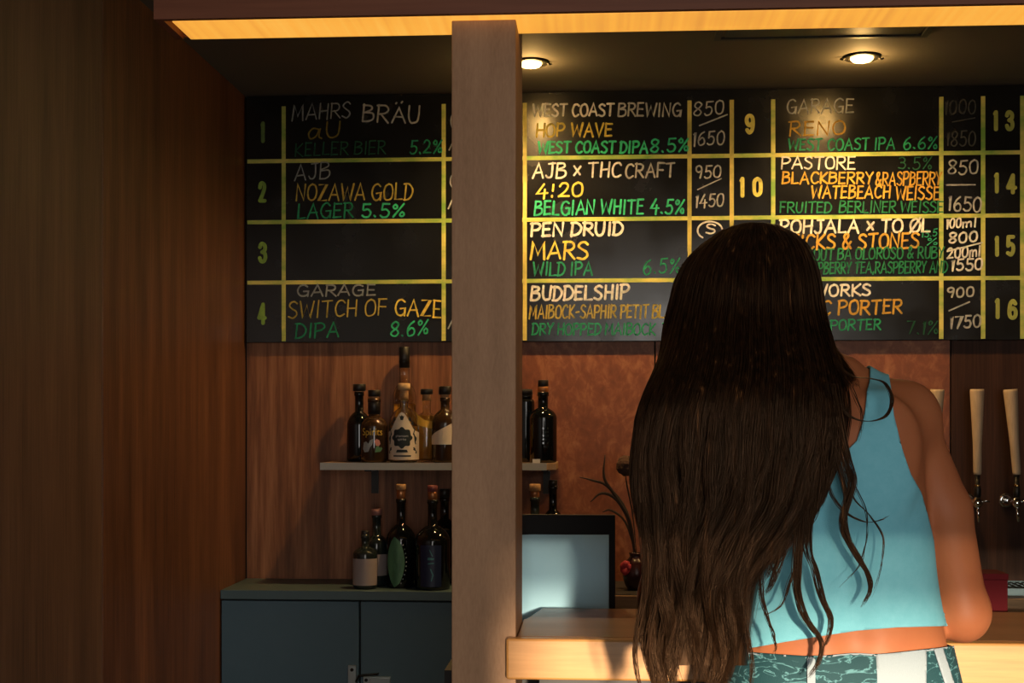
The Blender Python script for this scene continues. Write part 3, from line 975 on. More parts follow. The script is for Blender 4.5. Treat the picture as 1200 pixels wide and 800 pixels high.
tag(tg, 'small white paper tag on the shelf edge in front of the black bottle', 'tag')

# lower row on the cabinet
zc = CT + .0006
b = bottle(428, 4.40, zc, 'small bottle with a grey pink label at the open end of the cabinet row', .0395, .175, .0125, .108, .135, M['glass_green'],
           [('stopper', .013, .170, .187, M['cap_black'])], group=LO_G)
wrap_label(.0395, .012, .098, 1.45, 'label', M['grey_label'], b, off=.0008, label='grey pink label')
b = bottle(441.5, 4.475, zc, 'slim dark bottle with a dusty pink cap behind the small labelled bottle', .037, .235, .0145, .135, .165, M['glass_green'],
           [('stopper', .018, .232, .253, M['cap_pink'])], group=LO_G)
wrap_label(.037, .035, .105, 1.3, 'label', M['grey_label'], b, off=.0008, label='grey label')
b = bottle(470, 4.44, zc, 'dark bottle with a green leaf shaped label and cork stopper', .0485, .288, .0145, .150, .205, M['glass_black'],
           [('stopper', .0165, .318, .336, M['cork']), ('neck_ring', .0145, .287, .3185, M['copper'])], group=LO_G)
leafp = [(-.004 - .030 * math.sin(PI * k / 12) ** .8, .168 - .165 * k / 12) for k in range(13)] + [(.004 + .026 * math.sin(PI * k / 12) ** .8, .168 - .165 * k / 12) for k in range(11, 0, -1)]
leafp = [(a - .011, z) for a, z in leafp]
arc_patch(.0485, leafp, 'leaf_label', M['leaf'], b, .0009)
bmp = bmesh.new()
for k in range(1, 12):
    s = -.005 + .026 * math.sin(PI * k / 12) ** .8 + .003
    z = .168 - .165 * k / 12
    a = -PI / 2 + s / .0485
    vs_ = [bmp.verts.new((.0502 * math.cos(a + da), .0502 * math.sin(a + da), z + dz)) for da, dz in ((-.03, -.002), (.03, -.001), (.03, .003), (-.03, .002))]
    bmp.faces.new(vs_)
obj('leaf_edge', bmp, M['grey_ink'], b)
b = bottle(507, 4.40, zc, 'large dark bottle with a navy label and dark red stopper beside the pillar', .0575, .288, .0155, .150, .205, M['glass_black'],
           [('stopper', .0165, .314, .334, M['cap_red']), ('neck_ring', .0150, .287, .3145, M['copper'])], group=LO_G)
wrap_label(.0575, .012, .145, .62, 'label', M['navy'], b, off=.0008, label='navy label')
M['teal_ink'] = mat('teal ink', (.05, .24, .26), .35)
for pts in ([(-.004, .130), (.006, .108), (.008, .110), (-.002, .132)], [(-.010, .098), (.010, .098), (.012, .104), (-.008, .106)], [(-.008, .084), (.012, .086), (.010, .090), (-.008, .088)],
            [(.002, .070), (.010, .050), (.004, .030), (.001, .030), (.006, .050), (-.002, .070)]):
    arc_patch(.0575, pts, 'printed_mark', M['teal_ink'], b, .0018)
b = bottle(521, 4.56, zc, 'black bottle in the shade at the back of the cabinet by the pillar', .040, .285, .0145, .17, .215, M['glass_black'],
           [('stopper', .0175, .284, .315, M['cap_black'])], group=LO_G)
b = bottle(627, 4.44, zc, 'dark bottle with a cork stopper behind the black framed notice', .041, .295, .0145, .19, .235, M['glass_green'],
           [('stopper', .0185, .315, .338, M['cork']), ('neck_ring', .0145, .294, .3155, M['copper'])], group=LO_G)
b = bottle(648, 4.505, zc, 'slim black bottle without a label behind the black framed notice', .036, .33, .0135, .20, .25, M['glass_black'],
           [('stopper', .0145, .329, .348, M['cap_black'])], group=LO_G)

# ------------------------------------------------------------------ dried flowers
FY = 4.42
fx = XW(745, FY)
M['twig'] = mat('dried dark stem', (.030, .018, .012), .8)
M['vase'] = mat('dark red glazed vase', (.035, .008, .010), .25)
M['dry_head'] = mat('dried seed head', (.055, .026, .016), .9, bump=.8, bscale=120)
M['berry'] = mat('red petals', (.42, .03, .045), .6)
fl = thing('dried_flowers', 'dark vase of dried stems and a round seed head against the wall', 'flowers', (fx, FY, CT + .0005))
vz = smooth_prof([(.026, 0), (.036, .02), (.042, .05), (.034, .085), (.020, .105), (.022, .118)], 4)
obj('vase', lathe(vz + [(.018, .118), (.016, .10)], 28, cap1=False), M['vase'], fl)


def fpt(px, py, dy=0.0):
    p = P(px, py, FY + dy)
    return (p.x - fx, dy, p.z - CT)


def leafy(pts, wid, n=9):
    cur = catmull(pts, 4)
    m = len(cur)
    return tube(cur, [max(.0012, wid * math.sin(PI * (i + .3) / (m - .2)) ** .7) for i in range(m)], 7)


for pts, wd in (([(745, 652), (738, 610), (722, 582), (708, 560), (709, 533)], .0055), ([(745, 650), (735, 600), (712, 570), (695, 563), (679, 559)], .0045),
                ([(744, 655), (736, 610), (722, 585), (705, 578), (692, 588)], .0055), ([(746, 650), (741, 600), (735, 570), (733, 556)], .003),
                ([(745, 650), (733, 612), (716, 598), (706, 600)], .004)):
    q = [fpt(a, b_, -.01 * i / len(pts)) for i, (a, b_) in enumerate(pts)]
    obj('dried_stem', leafy(q, wd), M['twig'], fl, True)
bm = bmesh.new()
bmesh.ops.create_icosphere(bm, subdivisions=3, radius=.033)
hc = Vector(fpt(734, 546))
for v in bm.verts:
    v.co = v.co * (1 + random.uniform(-.08, .08)) + hc
obj('seed_head', bm, M['dry_head'], fl)
bm = bmesh.new()
for k in range(7):
    b_ = bmesh.new()
    bmesh.ops.create_icosphere(b_, subdivisions=2, radius=.010)
    c = Vector(fpt(733, 664)) + Vector((.010 * math.cos(k * .9), -.03 + .008 * math.sin(k * 2.1), .012 * math.sin(k * .9)))
    for v in b_.verts:
        v.co = Vector((v.co.x, v.co.y * .7, v.co.z * 1.3)) + c
    join(bm, b_)
obj('red_flower', bm, M['berry'], fl, True)
rc = Vector(fpt(733, 664))
obj('dried_stem', tube([(rc.x, -.028, rc.z), (rc.x * .5, -.02, .108), (0, 0, .10)], .002, 6), M['twig'], fl, True)

# ------------------------------------------------------------------ bar counter
KT, KB = 1.0, .931
poly = [(-.153, 2.289), (2.68, 2.289), (2.68, 2.665), (-.107, 2.665), (-.131, 2.52), (PXR + .002, 2.515), (PXR + .002, 2.3155), (-.1545, 2.3145)]
bar = thing('bar_counter', 'thick honey coloured wooden bar counter that the person leans on', 'counter', (1.2, 2.47, 0))
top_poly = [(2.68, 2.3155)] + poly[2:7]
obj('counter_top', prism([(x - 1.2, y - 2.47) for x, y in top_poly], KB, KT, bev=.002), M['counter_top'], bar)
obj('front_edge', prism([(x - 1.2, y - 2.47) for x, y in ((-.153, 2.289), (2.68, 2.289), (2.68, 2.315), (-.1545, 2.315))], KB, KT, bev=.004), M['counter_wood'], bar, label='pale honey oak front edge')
obj('front_panel', boxes((-.100 - 1.2, 2.68 - 1.2, -.11, -.08, 0, KB - .0002)), M['counter_front'], bar)
obj('back_panel', boxes((-.085 - 1.2, 2.68 - 1.2, .12, .14, 0, KB - .0002)), M['counter_front'], bar)
obj('work_shelf', boxes((-.30 - 1.2, 2.68 - 1.2, .20, .48, .845, .875), (-.30 - 1.2, -.27 - 1.2, .21, .47, 0, .8445), (2.65 - 1.2, 2.68 - 1.2, .21, .47, 0, .8445)), M['counter_front'], bar)

# framed notice with a pale blue sheet, standing on the work shelf
NYY = 2.745
n0, n1 = XW(585, NYY), XW(721, NYY)
zt_ = ZW(665, 603, NYY)
ntc = thing('framed_notice', 'black framed notice with a pale blue paper sheet behind the bar top', 'sign', ((n0 + n1) / 2, NYY, .8752))
hw = (n1 - n0) / 2
H = zt_ - .8752
M['black_frame'] = mat('black frame', (.006, .006, .007), .6, spec=.15)
M['paper'] = mat('pale blue paper', (.36, .66, .85), .8, noise=((.41, .70, .88), (4, 4, 4), .35, .65))
obj('frame', boxes((-hw, hw, 0, .014, 0, H), bev=.0015), M['black_frame'], ntc)
bm = bmesh.new()
pl, pr = XW(609.3, NYY) - (n0 + n1) / 2, XW(713.5, NYY) - (n0 + n1) / 2
ptop = ZW(665, 626, NYY) - .8752
cols = []
for i in range(25):
    u = i / 24
    x = pl + (pr - pl) * u
    y = -.0015 - .016 * max(0, (.14 - u) / .14) ** 1.0 - .004 * math.sin(PI * u)
    cols.append([bm.verts.new((x, y, .012 + (ptop - .012) * k / 8)) for k in range(9)])
for a, b_ in zip(cols, cols[1:]):
    for k in range(8):
        f = bm.faces.new((a[k], b_[k], b_[k + 1], a[k + 1]))
        f.smooth = True
pp = obj('paper_sheet', bm, M['paper'], ntc, label='pale blue paper sheet')
sm = pp.modifiers.new('thickness', 'SOLIDIFY')
sm.thickness = .0006

# ------------------------------------------------------------------ beer taps
M['tap_wood'] = wood('ash tap handle', (.40, .29, .18), (.50, .37, .24), (.58, .44, .29), scale=(40, 40, 4), fine=(300, 300, 20), rough=.6)
TY = 4.53
M['brass'] = mat('brass', (.8, .55, .2), .25, metal=1.0)


def tap(px_t, px_b, label):
    pt, pb_ = P(px_t, 456, TY), P(px_b, 556, TY)
    zb = P(px_b, 590, TY).z
    x = pb_.x
    t = thing('beer_tap', label, 'tap', (x, TY, zb), group='beer taps on the dark wall panel')
    h0, h1 = Vector((0, 0, pb_.z - zb)), Vector((pt.x - x, 0, pt.z - zb))
    b_ = tube([h0, h0.lerp(h1, .03), h0.lerp(h1, .35), h0.lerp(h1, .97), h1], [.0115, .0130, .0140, .0225, .0215], 28)
    obj('tap_handle', b_, M['tap_wood'], t, True, label='pale tapered wooden handle')
    obj('collar', lathe([(.007, .018), (.011, .022), (.011, .050), (.008, .056), (.008, pb_.z - zb + .001)], 20), M['dark_metal'], t)
    b_ = lathe([(.006, .052), (.0085, .056), (.0085, .062), (.005, .066)], 16)
    obj('brass_nut', b_, M['brass'], t)
    b_ = lathe([(.004, -.016), (.010, -.012), (.0155, -.004), (.0165, .004), (.013, .014), (.009, .021), (.006, .024)], 24)
    tube([(0, 0, .004), (0, .06, .004), (0, YW - TY - .001, .004)], .0105, 16, b_)
    obj('faucet_body', b_, M['chrome'], t)
    b_ = lathe([(.017, 0), (.024, .002), (.024, .006), (.017, .008)], 24)
    bmesh.ops.rotate(b_, verts=b_.verts[:], matrix=Matrix.Rotation(PI / 2, 3, 'X'))
    bmesh.ops.translate(b_, verts=b_.verts[:], vec=(0, YW - TY - .0005, .004))
    obj('wall_flange', b_, M['chrome'], t)
    obj('flow_lever', tube([(.012, -.004, .006), (.026, -.006, .010), (.036, -.006, .008)], [.004, .003, .0042], 10), M['chrome'], t, True)
    obj('spout', tube([(0, -.003, -.010), (.001, -.006, -.03), (.002, -.010, -.058)], [.0055, .0045, .004], 12), M['chrome'], t, True)
    return t


tap(1098.5, 1094, 'beer tap with a wooden handle mostly hidden by the person\'s shoulder')
tap(1145, 1145.5, 'beer tap with an upright wooden handle beside the panel joint')
tap(1184, 1191.5, 'beer tap whose wooden handle tilts, last one in the row')

dx0, dx1 = XW(1120, 4.36), XW(1330, 4.36)
t = thing('drip_tray', 'low steel drip tray on the back counter under the beer taps', 'tray', ((dx0 + dx1) / 2, 4.36, CT + .0005))
hw = (dx1 - dx0) / 2
M['tray'] = mat('tray steel', (.05, .085, .105), .45, metal=.5)
obj('tray_pan', boxes((-hw, hw, -.02, -.016, 0, .022), (-hw, hw, .186, .19, 0, .022), (-hw, -hw + .004, -.016, .186, 0, .022), (hw - .004, hw, -.016, .186, 0, .022), (-hw + .004, hw - .004, -.016, .186, 0, .004)), M['tray'], t)
gb = bmesh.new()
for k in range(26):
    xx = -hw + .012 + k * (2 * hw - .024) / 25
    box(gb, xx - .003, xx + .003, -.0155, .1855, .016, .019)
obj('tray_grille', gb, M['dark_metal'], t)
rx0, rx1 = XW(1150, 2.75), XW(1183, 2.75)
t = thing('red_box', 'dark red carton with a folded lid standing behind the bar next to the elbow', 'box', ((rx0 + rx1) / 2, 2.80, .8752))
hw = (rx1 - rx0) / 2
M['red'] = mat('dark red card', (.07, .006, .009), .9, spec=.1)
zr = ZW(1170, 672, 2.76) - .8752
obj('carton', boxes((-hw, hw, -.04, .04, 0, zr - .012), bev=.002), M['red'], t)
obj('lid', boxes((-hw - .0015, hw + .0015, -.0415, .0415, zr - .0118, zr), bev=.002), M['red'], t)

# ------------------------------------------------------------------ the person
SW = .00121875          # metres per pixel at her distance
VB = 1.965


def U(px, v=1.95):
    return (px - 600.0) / F * v


def Zp(py, v=1.95):
    return EYE + (HZ - py) / F * v


H_ = .005
U0, U1, V0, V1, Z0, Z1 = .08, .76, 1.80, 2.60, -.01, 1.70
NU, NV, NZ = int((U1 - U0) / H_), int((V1 - V0) / H_), int((Z1 - Z0) / H_)
gu = U0 + np.arange(NU, dtype=np.float32) * H_
gv = V0 + np.arange(NV, dtype=np.float32) * H_
gz = Z0 + np.arange(NZ, dtype=np.float32) * H_
fld = np.full((NU, NV, NZ), 1.0, dtype=np.float32)


def sub_box(lo, hi, mg):
    i0 = [max(0, int((l - mg - o) / H_)) for l, o in zip(lo, (U0, V0, Z0))]
    i1 = [min(n, int((h + mg - o) / H_) + 2) for h, o, n in zip(hi, (U0, V0, Z0), (NU, NV, NZ))]
    sl = tuple(slice(a, b) for a, b in zip(i0, i1))
    return sl, gu[sl[0]][:, None, None], gv[sl[1]][None, :, None], gz[sl[2]][None, None, :]


def blend(sl, d, k, sub=False):
    a = fld[sl]
    if sub:
        d = -d
        h = np.maximum(k - np.abs(a - d), 0) / k
        fld[sl] = np.maximum(a, d) + h * h * k * .25
    else:
        h = np.maximum(k - np.abs(a - d), 0) / k
        fld[sl] = np.minimum(a, d) - h * h * k * .25


def cap_d(u, v, z, a, b, ra, rb):
    a, b = np.array(a, float), np.array(b, float)
    ab = b - a
    t = ((u - a[0]) * ab[0] + (v - a[1]) * ab[1] + (z - a[2]) * ab[2]) / max(ab @ ab, 1e-9)
    t = np.clip(t, 0, 1)
    d = np.sqrt((u - a[0] - ab[0] * t) ** 2 + (v - a[1] - ab[1] * t) ** 2 + (z - a[2] - ab[2] * t) ** 2)
    return (d - (ra + (rb - ra) * t)).astype(np.float32)


def capsule(a, b, ra, rb, k=.03, sub=False):
    r = max(ra, rb)
    lo = [min(p, q) - r for p, q in zip(a, b)]
    hi = [max(p, q) + r for p, q in zip(a, b)]
    sl, u, v, z = sub_box(lo, hi, k + .03)
    blend(sl, cap_d(u, v, z, a, b, ra, rb), k, sub)


def chain(pts, rads, k=.02):
    for i in range(len(pts) - 1):
        capsule(pts[i], pts[i + 1], rads[i], rads[i + 1], k)


def ellip(c, r, k=.03, sub=False, rot=0.0):
    m = max(r)
    sl, u, v, z = sub_box([p - m for p in c], [p + m for p in c], k + .03)
    du, dv, dz = u - c[0], v - c[1], z - c[2]
    if rot:
        du, dz = du * math.cos(rot) + dz * math.sin(rot), -du * math.sin(rot) + dz * math.cos(rot)
    q = np.sqrt((du / r[0]) ** 2 + (dv / r[1]) ** 2 + (dz / r[2]) ** 2)
    g = np.sqrt((du / r[0] ** 2) ** 2 + (dv / r[1] ** 2) ** 2 + (dz / r[2] ** 2) ** 2) + 1e-6
    blend(sl, (q * (q - 1) / g).astype(np.float32), k, sub)


# trunk as stacked ovals (height, centre u, half width, centre v, half depth)
TR = np.array([(.80, .478, .172, 1.985, .118), (.90, .478, .170, 1.98, .118), (.97, .478, .162, 1.978, .112), (1.03, .477, .147, 1.97, .098),
               (1.07, .473, .140, 1.965, .092), (1.13, .465, .137, 1.963, .091), (1.20, .453, .142, 1.963, .098), (1.28, .438, .150, 1.965, .108),
               (1.34, .427, .158, 1.97, .102), (1.39, .416, .125, 1.975, .082), (1.43, .407, .075, 1.985, .055)])
sl, u, v, z = sub_box((.28, 1.84, .80), (.66, 2.12, 1.43), .05)
zz = gz[sl[2]]
cu, a_, cv, b_ = (np.interp(zz, TR[:, 0], TR[:, k]) for k in (1, 2, 3, 4))
ker = np.ones(9) / 9
for arr in (cu, a_, cv, b_):
    arr[:] = np.convolve(np.pad(arr, 4, mode='edge'), ker, mode='valid')
du, dv = u - cu[None, None, :], v - cv[None, None, :]
q = (np.abs(du / a_) ** 2.3 + np.abs(dv / b_) ** 2.3) ** (1 / 2.3)
g = np.sqrt((du / a_ ** 2) ** 2 + (dv / b_ ** 2) ** 2) + 1e-5
d = q * (q - 1) / g
d = np.clip(d, -.2, .3)
d = np.maximum(d, np.maximum(.80 - z, z - 1.43) + 0 * d)
blend(sl, d.astype(np.float32), .01)

SHR, SHL = (.562, 1.972, 1.358), (.252, 1.975, 1.352)
ELR, ELL = (.653, 1.985, 1.080), (.232, 2.07, 1.09)
WRR, WRL = (.545, 2.255, 1.052), (.335, 2.285, 1.045)
NB, NT = (.402, 1.985, 1.42), (.364, 2.022, 1.49)
capsule(NB, NT, .054, .050, .05)
capsule((.42, 1.975, 1.415), SHR, .042, .044, .05)
capsule((.385, 1.975, 1.412), SHL, .042, .044, .05)
ellip((SHR[0] + .006, SHR[1], SHR[2] - .005), (.050, .052, .058), .025)
ellip((SHL[0] - .006, SHL[1], SHL[2] - .005), (.050, .052, .058), .025)
for S, E, W_ in ((SHR, ELR, WRR), (SHL, ELL, WRL)):
    mid = tuple(s + (e - s) * .48 + d_ for s, e, d_ in zip(S, E, (.018 if S is SHR else -.006, -.004, 0)))
    chain([S, mid, E], [.044, .0395, .0370], .010)
    ellip((E[0], E[1] - .006, E[2] - .010), (.034, .034, .036), .02)
    fm = tuple(e + (w_ - e) * .3 + d_ for e, w_, d_ in zip(E, W_, (.0, 0, .002)))
    chain([E, fm, W_], [.036, .036, .0245], .018)
# shoulder blades, back furrow, armpit
ellip((.500, 1.885, 1.315), (.055, .022, .075), .05, rot=-.25)
ellip((.345, 1.885, 1.312), (.055, .022, .075), .05, rot=.25)
capsule((.418, 1.855, 1.36), (.470, 1.862, 1.05), .010, .012, .04, sub=True)
# seat and thighs
ellip((.400, 1.935, .86), (.098, .090, .100), .05)
ellip((.556, 1.935, .86), (.098, .090, .100), .05)
chain([(.398, 1.985, .84), (.402, 1.995, .48), (.405, 1.975, .30), (.408, 1.965, .10)], [.090, .057, .052, .040], .03)
chain([(.560, 1.985, .84), (.562, 1.995, .48), (.562, 1.975, .30), (.562, 1.965, .10)], [.090, .057, .052, .040], .03)
for ux in (.408, .562):
    chain([(ux, 1.955, .045), (ux, 2.05, .040), (ux, 2.13, .032)], [.034, .038, .026], .03)
# bust
ellip((.395, 2.055, 1.255), (.062, .050, .062), .04)
ellip((.485, 2.055, 1.255), (.062, .050, .062), .04)
# head with face looking over the bar
HC = (.352, 2.028, 1.530)
ellip((HC[0], HC[1] - .005, HC[2] + .008), (.074, .094, .098), .03)
ellip((HC[0] + .002, HC[1] + .040, HC[2] - .055), (.055, .056, .062), .04)
capsule((HC[0], HC[1] + .092, HC[2] + .008), (HC[0], HC[1] + .116, HC[2] - .024), .008, .013, .012)
ellip((HC[0], HC[1] + .097, HC[2] - .053), (.023, .010, .007), .005)
ellip((HC[0], HC[1] + .095, HC[2] - .066), (.019, .010, .007), .005)
ellip((HC[0], HC[1] + .080, HC[2] - .095), (.022, .016, .016), .02)
for s in (-1, 1):
    ellip((HC[0] + s * .030, HC[1] + .098, HC[2] + .004), (.018, .014, .011), .015, sub=True)
    ellip((HC[0] + s * .030, HC[1] + .083, HC[2] + .003), (.013, .012, .009), .005)
    ellip((HC[0] + s * .075, HC[1] + .005, HC[2] - .012), (.010, .020, .032), .012)
# hands resting on the bar top
for W_, sx in ((WRR, -1), (WRL, 1)):
    fw = Vector((W_[0] - (ELR if W_ is WRR else ELL)[0], W_[1] - (ELR if W_ is WRR else ELL)[1], 0)).normalized()
    sd = Vector((fw.y, -fw.x, 0)) * 1.0
    base = Vector(W_)
    pc = base + fw * .055 + Vector((0, 0, -.014))
    a1, a2 = base, base + fw * .085 + Vector((0, 0, -.020))
    for off in (-.024, -.008, .008, .024):
        capsule(tuple(a1 + sd * off * .7), tuple(a2 + sd * off), .016, .0125, .016)
    for off, ln in ((-.027, .060), (-.009, .074), (.009, .080), (.027, .070)):
        off *= -sx
        p0 = a2 + sd * off
        p1 = p0 + fw * ln * .45 + sd * off * .12 + Vector((0, 0, .002))
        p2 = p1 + fw * ln * .30 + Vector((0, 0, -.007))
        p3 = p2 + fw * ln * .25 + Vector((0, 0, -.006))
        chain([tuple(p0), tuple(p1), tuple(p2), tuple(p3)], [.0095, .0088, .0080, .0070], .006)
    th0 = base + fw * .030 + sd * sx * .022 + Vector((0, 0, -.008))
    th1 = th0 + fw * .030 + sd * sx * .024 + Vector((0, 0, -.008))
    th2 = th1 + fw * .030 + sd * sx * .008 + Vector((0, 0, -.004))
    chain([tuple(th0), tuple(th1), tuple(th2)], [.013, .0105, .0085], .008)


def surface_nets(f, org, h):
    """smooth closed surface of f = 0 as vertices and quads"""
    s = f < 0
    n0, n1, n2 = f.shape
    cnt = np.zeros((n0 - 1, n1 - 1, n2 - 1), np.int8)
    for i in (0, 1):
        for j in (0, 1):
            for k in (0, 1):
                cnt += s[i:n0 - 1 + i, j:n1 - 1 + j, k:n2 - 1 + k]
    act = np.argwhere((cnt > 0) & (cnt < 8))
    idx = -np.ones(cnt.shape, np.int32)
    idx[act[:, 0], act[:, 1], act[:, 2]] = np.arange(len(act))
    acc = np.zeros((len(act), 3))
    num = np.zeros(len(act))
    corners = [(i, j, k) for i in (0, 1) for j in (0, 1) for k in (0, 1)]
    for a in range(8):
        for b in range(a + 1, 8):
            if sum(abs(x - y) for x, y in zip(corners[a], corners[b])) != 1:
                continue
            fa = f[act[:, 0] + corners[a][0], act[:, 1] + corners[a][1], act[:, 2] + corners[a][2]]
            fb = f[act[:, 0] + corners[b][0], act[:, 1] + corners[b][1], act[:, 2] + corners[b][2]]
            cr = (fa < 0) != (fb < 0)
            t = np.where(cr, fa / np.where(np.abs(fa - fb) < 1e-12, 1, fa - fb), 0)
            pos = np.array(corners[a])[None] + t[:, None] * (np.array(corners[b]) - np.array(corners[a]))[None]
            acc += np.where(cr[:, None], pos, 0)
            num += cr
    vts = (act + acc / num[:, None]) * h + np.array(org)
    quads = []
    for ax in range(3):
        o = [0, 0, 0]
        o[ax] = 1
        A = s[:n0 - o[0], :n1 - o[1], :n2 - o[2]]
        B = s[o[0]:, o[1]:, o[2]:]
        e = np.argwhere(A != B)
        b, c = [(1, 2), (2, 0), (0, 1)][ax]
        ok = (e[:, b] > 0) & (e[:, c] > 0) & (e[:, 0] < n0 - 1) & (e[:, 1] < n1 - 1) & (e[:, 2] < n2 - 1)
        e = e[ok]
        flip = A[e[:, 0], e[:, 1], e[:, 2]]

        def at(db, dc):
            q = e.copy()
            q[:, b] -= db
            q[:, c] -= dc
            return idx[q[:, 0], q[:, 1], q[:, 2]]
        qd = np.stack([at(0, 0), at(1, 0), at(1, 1), at(0, 1)], 1)
        qd[~flip] = qd[~flip][:, ::-1]
        quads.append(qd)
    return vts, np.concatenate(quads)


vts, qds = surface_nets(fld, (U0, V0, Z0), H_)
# light smoothing
nb = np.concatenate([qds[:, [0, 1]], qds[:, [1, 2]], qds[:, [2, 3]], qds[:, [3, 0]]])
nb = np.concatenate([nb, nb[:, ::-1]])
deg = np.bincount(nb[:, 0], minlength=len(vts)).astype(float)
for _ in range(2):
    acc = np.stack([np.bincount(nb[:, 0], weights=vts[nb[:, 1], k], minlength=len(vts)) for k in range(3)], 1)
    vts = vts * .5 + .5 * acc / np.maximum(deg, 1)[:, None]

BASE = np.array([.478, 1.975, 0.0])


def np_mesh(name, verts, faces, m, parent=None, smooth=True, label=None, mats=None):
    me = bpy.data.meshes.new(name)
    verts = np.asarray(verts, np.float32)
    k = faces.shape[1]
    me.vertices.add(len(verts))
    me.vertices.foreach_set('co', verts.ravel())
    me.loops.add(faces.size)
    me.loops.foreach_set('vertex_index', faces.astype(np.int32).ravel())
    me.polygons.add(len(faces))
    me.polygons.foreach_set('loop_start', (np.arange(len(faces)) * k).astype(np.int32))
    me.polygons.foreach_set('loop_total', np.full(len(faces), k, np.int32))
    me.polygons.foreach_set('use_smooth', np.full(len(faces), smooth))
    me.update(calc_edges=True)
    me.validate()
    me.materials.append(m)
    o = bpy.data.objects.new(name, me)
    COL.objects.link(o)
    if parent is not None:
        o.parent = parent
    if label:
        o['label'] = label
    return o


M['skin'] = mat('tanned skin', (.35, .113, .048), .52, spec=.2, noise=((.38, .128, .054), (12, 12, 12), .35, .65), bump=.05, bscale=500)
M['skin'].node_tree.nodes['Principled BSDF'].inputs['Subsurface Weight'].default_value = .08
M['skin'].node_tree.nodes['Principled BSDF'].inputs['Subsurface Radius'].default_value = (.010, .004, .002)
person = np_mesh('person', vts - BASE, qds, M['skin'])
person.rotation_euler = (0, 0, YAW)
wb = Matrix.Rotation(YAW, 4, 'Z') @ Vector((BASE[0], BASE[1], 0))
person.location = (wb.x, wb.y, 0.012)
tag(person, 'person with very long wavy brown hair and a blue crop top standing at the bar', 'person')

M['eye'] = mat('eye white', (.75, .72, .68), .2)
M['iris'] = mat('brown iris', (.04, .02, .01), .2)
for s_ in (-1, 1):
    ec = (HC[0] - BASE[0] + s_ * .030, HC[1] - BASE[1] + .0815, HC[2] + .003)
    eb = bmesh.new()
    bmesh.ops.create_uvsphere(eb, u_segments=20, v_segments=12, radius=.0110)
    bmesh.ops.translate(eb, verts=eb.verts[:], vec=ec)
    eye_o = obj('eye', eb, M['eye'], person, True)
    eb = bmesh.new()
    bmesh.ops.create_uvsphere(eb, u_segments=16, v_segments=10, radius=.0058)
    bmesh.ops.scale(eb, verts=eb.verts[:], vec=(1, .4, 1))
    bmesh.ops.translate(eb, verts=eb.verts[:], vec=(ec[0], ec[1] + .0100, ec[2]))
    obj('iris', eb, M['iris'], eye_o, True)
    obj('eyebrow', tube([(ec[0] - s_ * .016, ec[1] + .012, ec[2] + .018), (ec[0], ec[1] + .013, ec[2] + .022), (ec[0] + s_ * .018, ec[1] + .004, ec[2] + .019)], [.002, .0028, .0012], 8), M['iris'], person, True)

# vertex normals of the body
fn = np.cross(vts[qds[:, 2]] - vts[qds[:, 0]], vts[qds[:, 3]] - vts[qds[:, 1]])
nrm = np.zeros_like(vts)
for k in range(4):
    for c in range(3):
        nrm[:, c] += np.bincount(qds[:, k], weights=fn[:, c], minlength=len(vts))
nrm /= np.linalg.norm(nrm, axis=1)[:, None] + 1e-12


def seg_dist(p, a, b):
    a, b = np.array(a), np.array(b)
    ab = b - a
    t = np.clip(((p - a) @ ab) / (ab @ ab), 0, 1)
    return np.linalg.norm(p - a - t[:, None] * ab, axis=1)


def poly_sd(x, y, poly):
    """signed distance to a closed polygon, negative inside"""
    P_ = np.array(poly, float)
    Q_ = np.roll(P_, -1, axis=0)
    d2 = np.full(len(x), 1e12)
    ins = np.zeros(len(x), bool)
    for (ax_, ay), (bx_, by) in zip(P_, Q_):
        ex, ey = bx_ - ax_, by - ay
        t = np.clip(((x - ax_) * ex + (y - ay) * ey) / (ex * ex + ey * ey + 1e-12), 0, 1)
        d2 = np.minimum(d2, (x - ax_ - t * ex) ** 2 + (y - ay - t * ey) ** 2)
        c = (ay > y) != (by > y)
        with np.errstate(divide='ignore', invalid='ignore'):
            xx_ = ax_ + (y - ay) * ex / (ey if abs(ey) > 1e-12 else 1e-12)
        ins ^= c & (x < xx_)
    d_ = np.sqrt(d2)
    return np.where(ins, -d_, d_)


def clip_mesh(f, off):
    """part of the body surface where f < 0, cut exactly on f = 0, lifted by off along the normals"""
    tri = np.concatenate([qds[:, [0, 1, 2]], qds[:, [0, 2, 3]]])
    s = f < 0
    n_in = s[tri].sum(1)
    tri = tri[n_in > 0]
    n_in = n_in[n_in > 0]
    V = vts + nrm * (off[:, None] if isinstance(off, np.ndarray) else off)
    out = [tri[n_in == 3]]
    new, key = [], {}

    def cut(i, j):
        k = (min(i, j), max(i, j))
        if k not in key:
            t = f[i] / (f[i] - f[j])
            key[k] = len(V) + len(new)
            new.append(V[i] + t * (V[j] - V[i]))
        return key[k]
    ext = []
    for t3 in tri[n_in < 3]:
        a, b, c = (int(q_) for q_ in t3)
        for _ in range(3):
            ins = (s[a], s[b], s[c])
            if ins == (True, False, False):
                ext.append((a, cut(a, b), cut(a, c)))
                break
            if ins == (True, True, False):
                x1, x2 = cut(b, c), cut(a, c)
                ext += [(a, b, x1), (a, x1, x2)]
                break
            a, b, c = b, c, a
    F_ = np.concatenate(out + ([np.array(ext)] if ext else []))
    V = np.concatenate([V, np.array(new)]) if new else V
    used, inv = np.unique(F_, return_inverse=True)
    return V[used], inv.reshape(F_.shape)


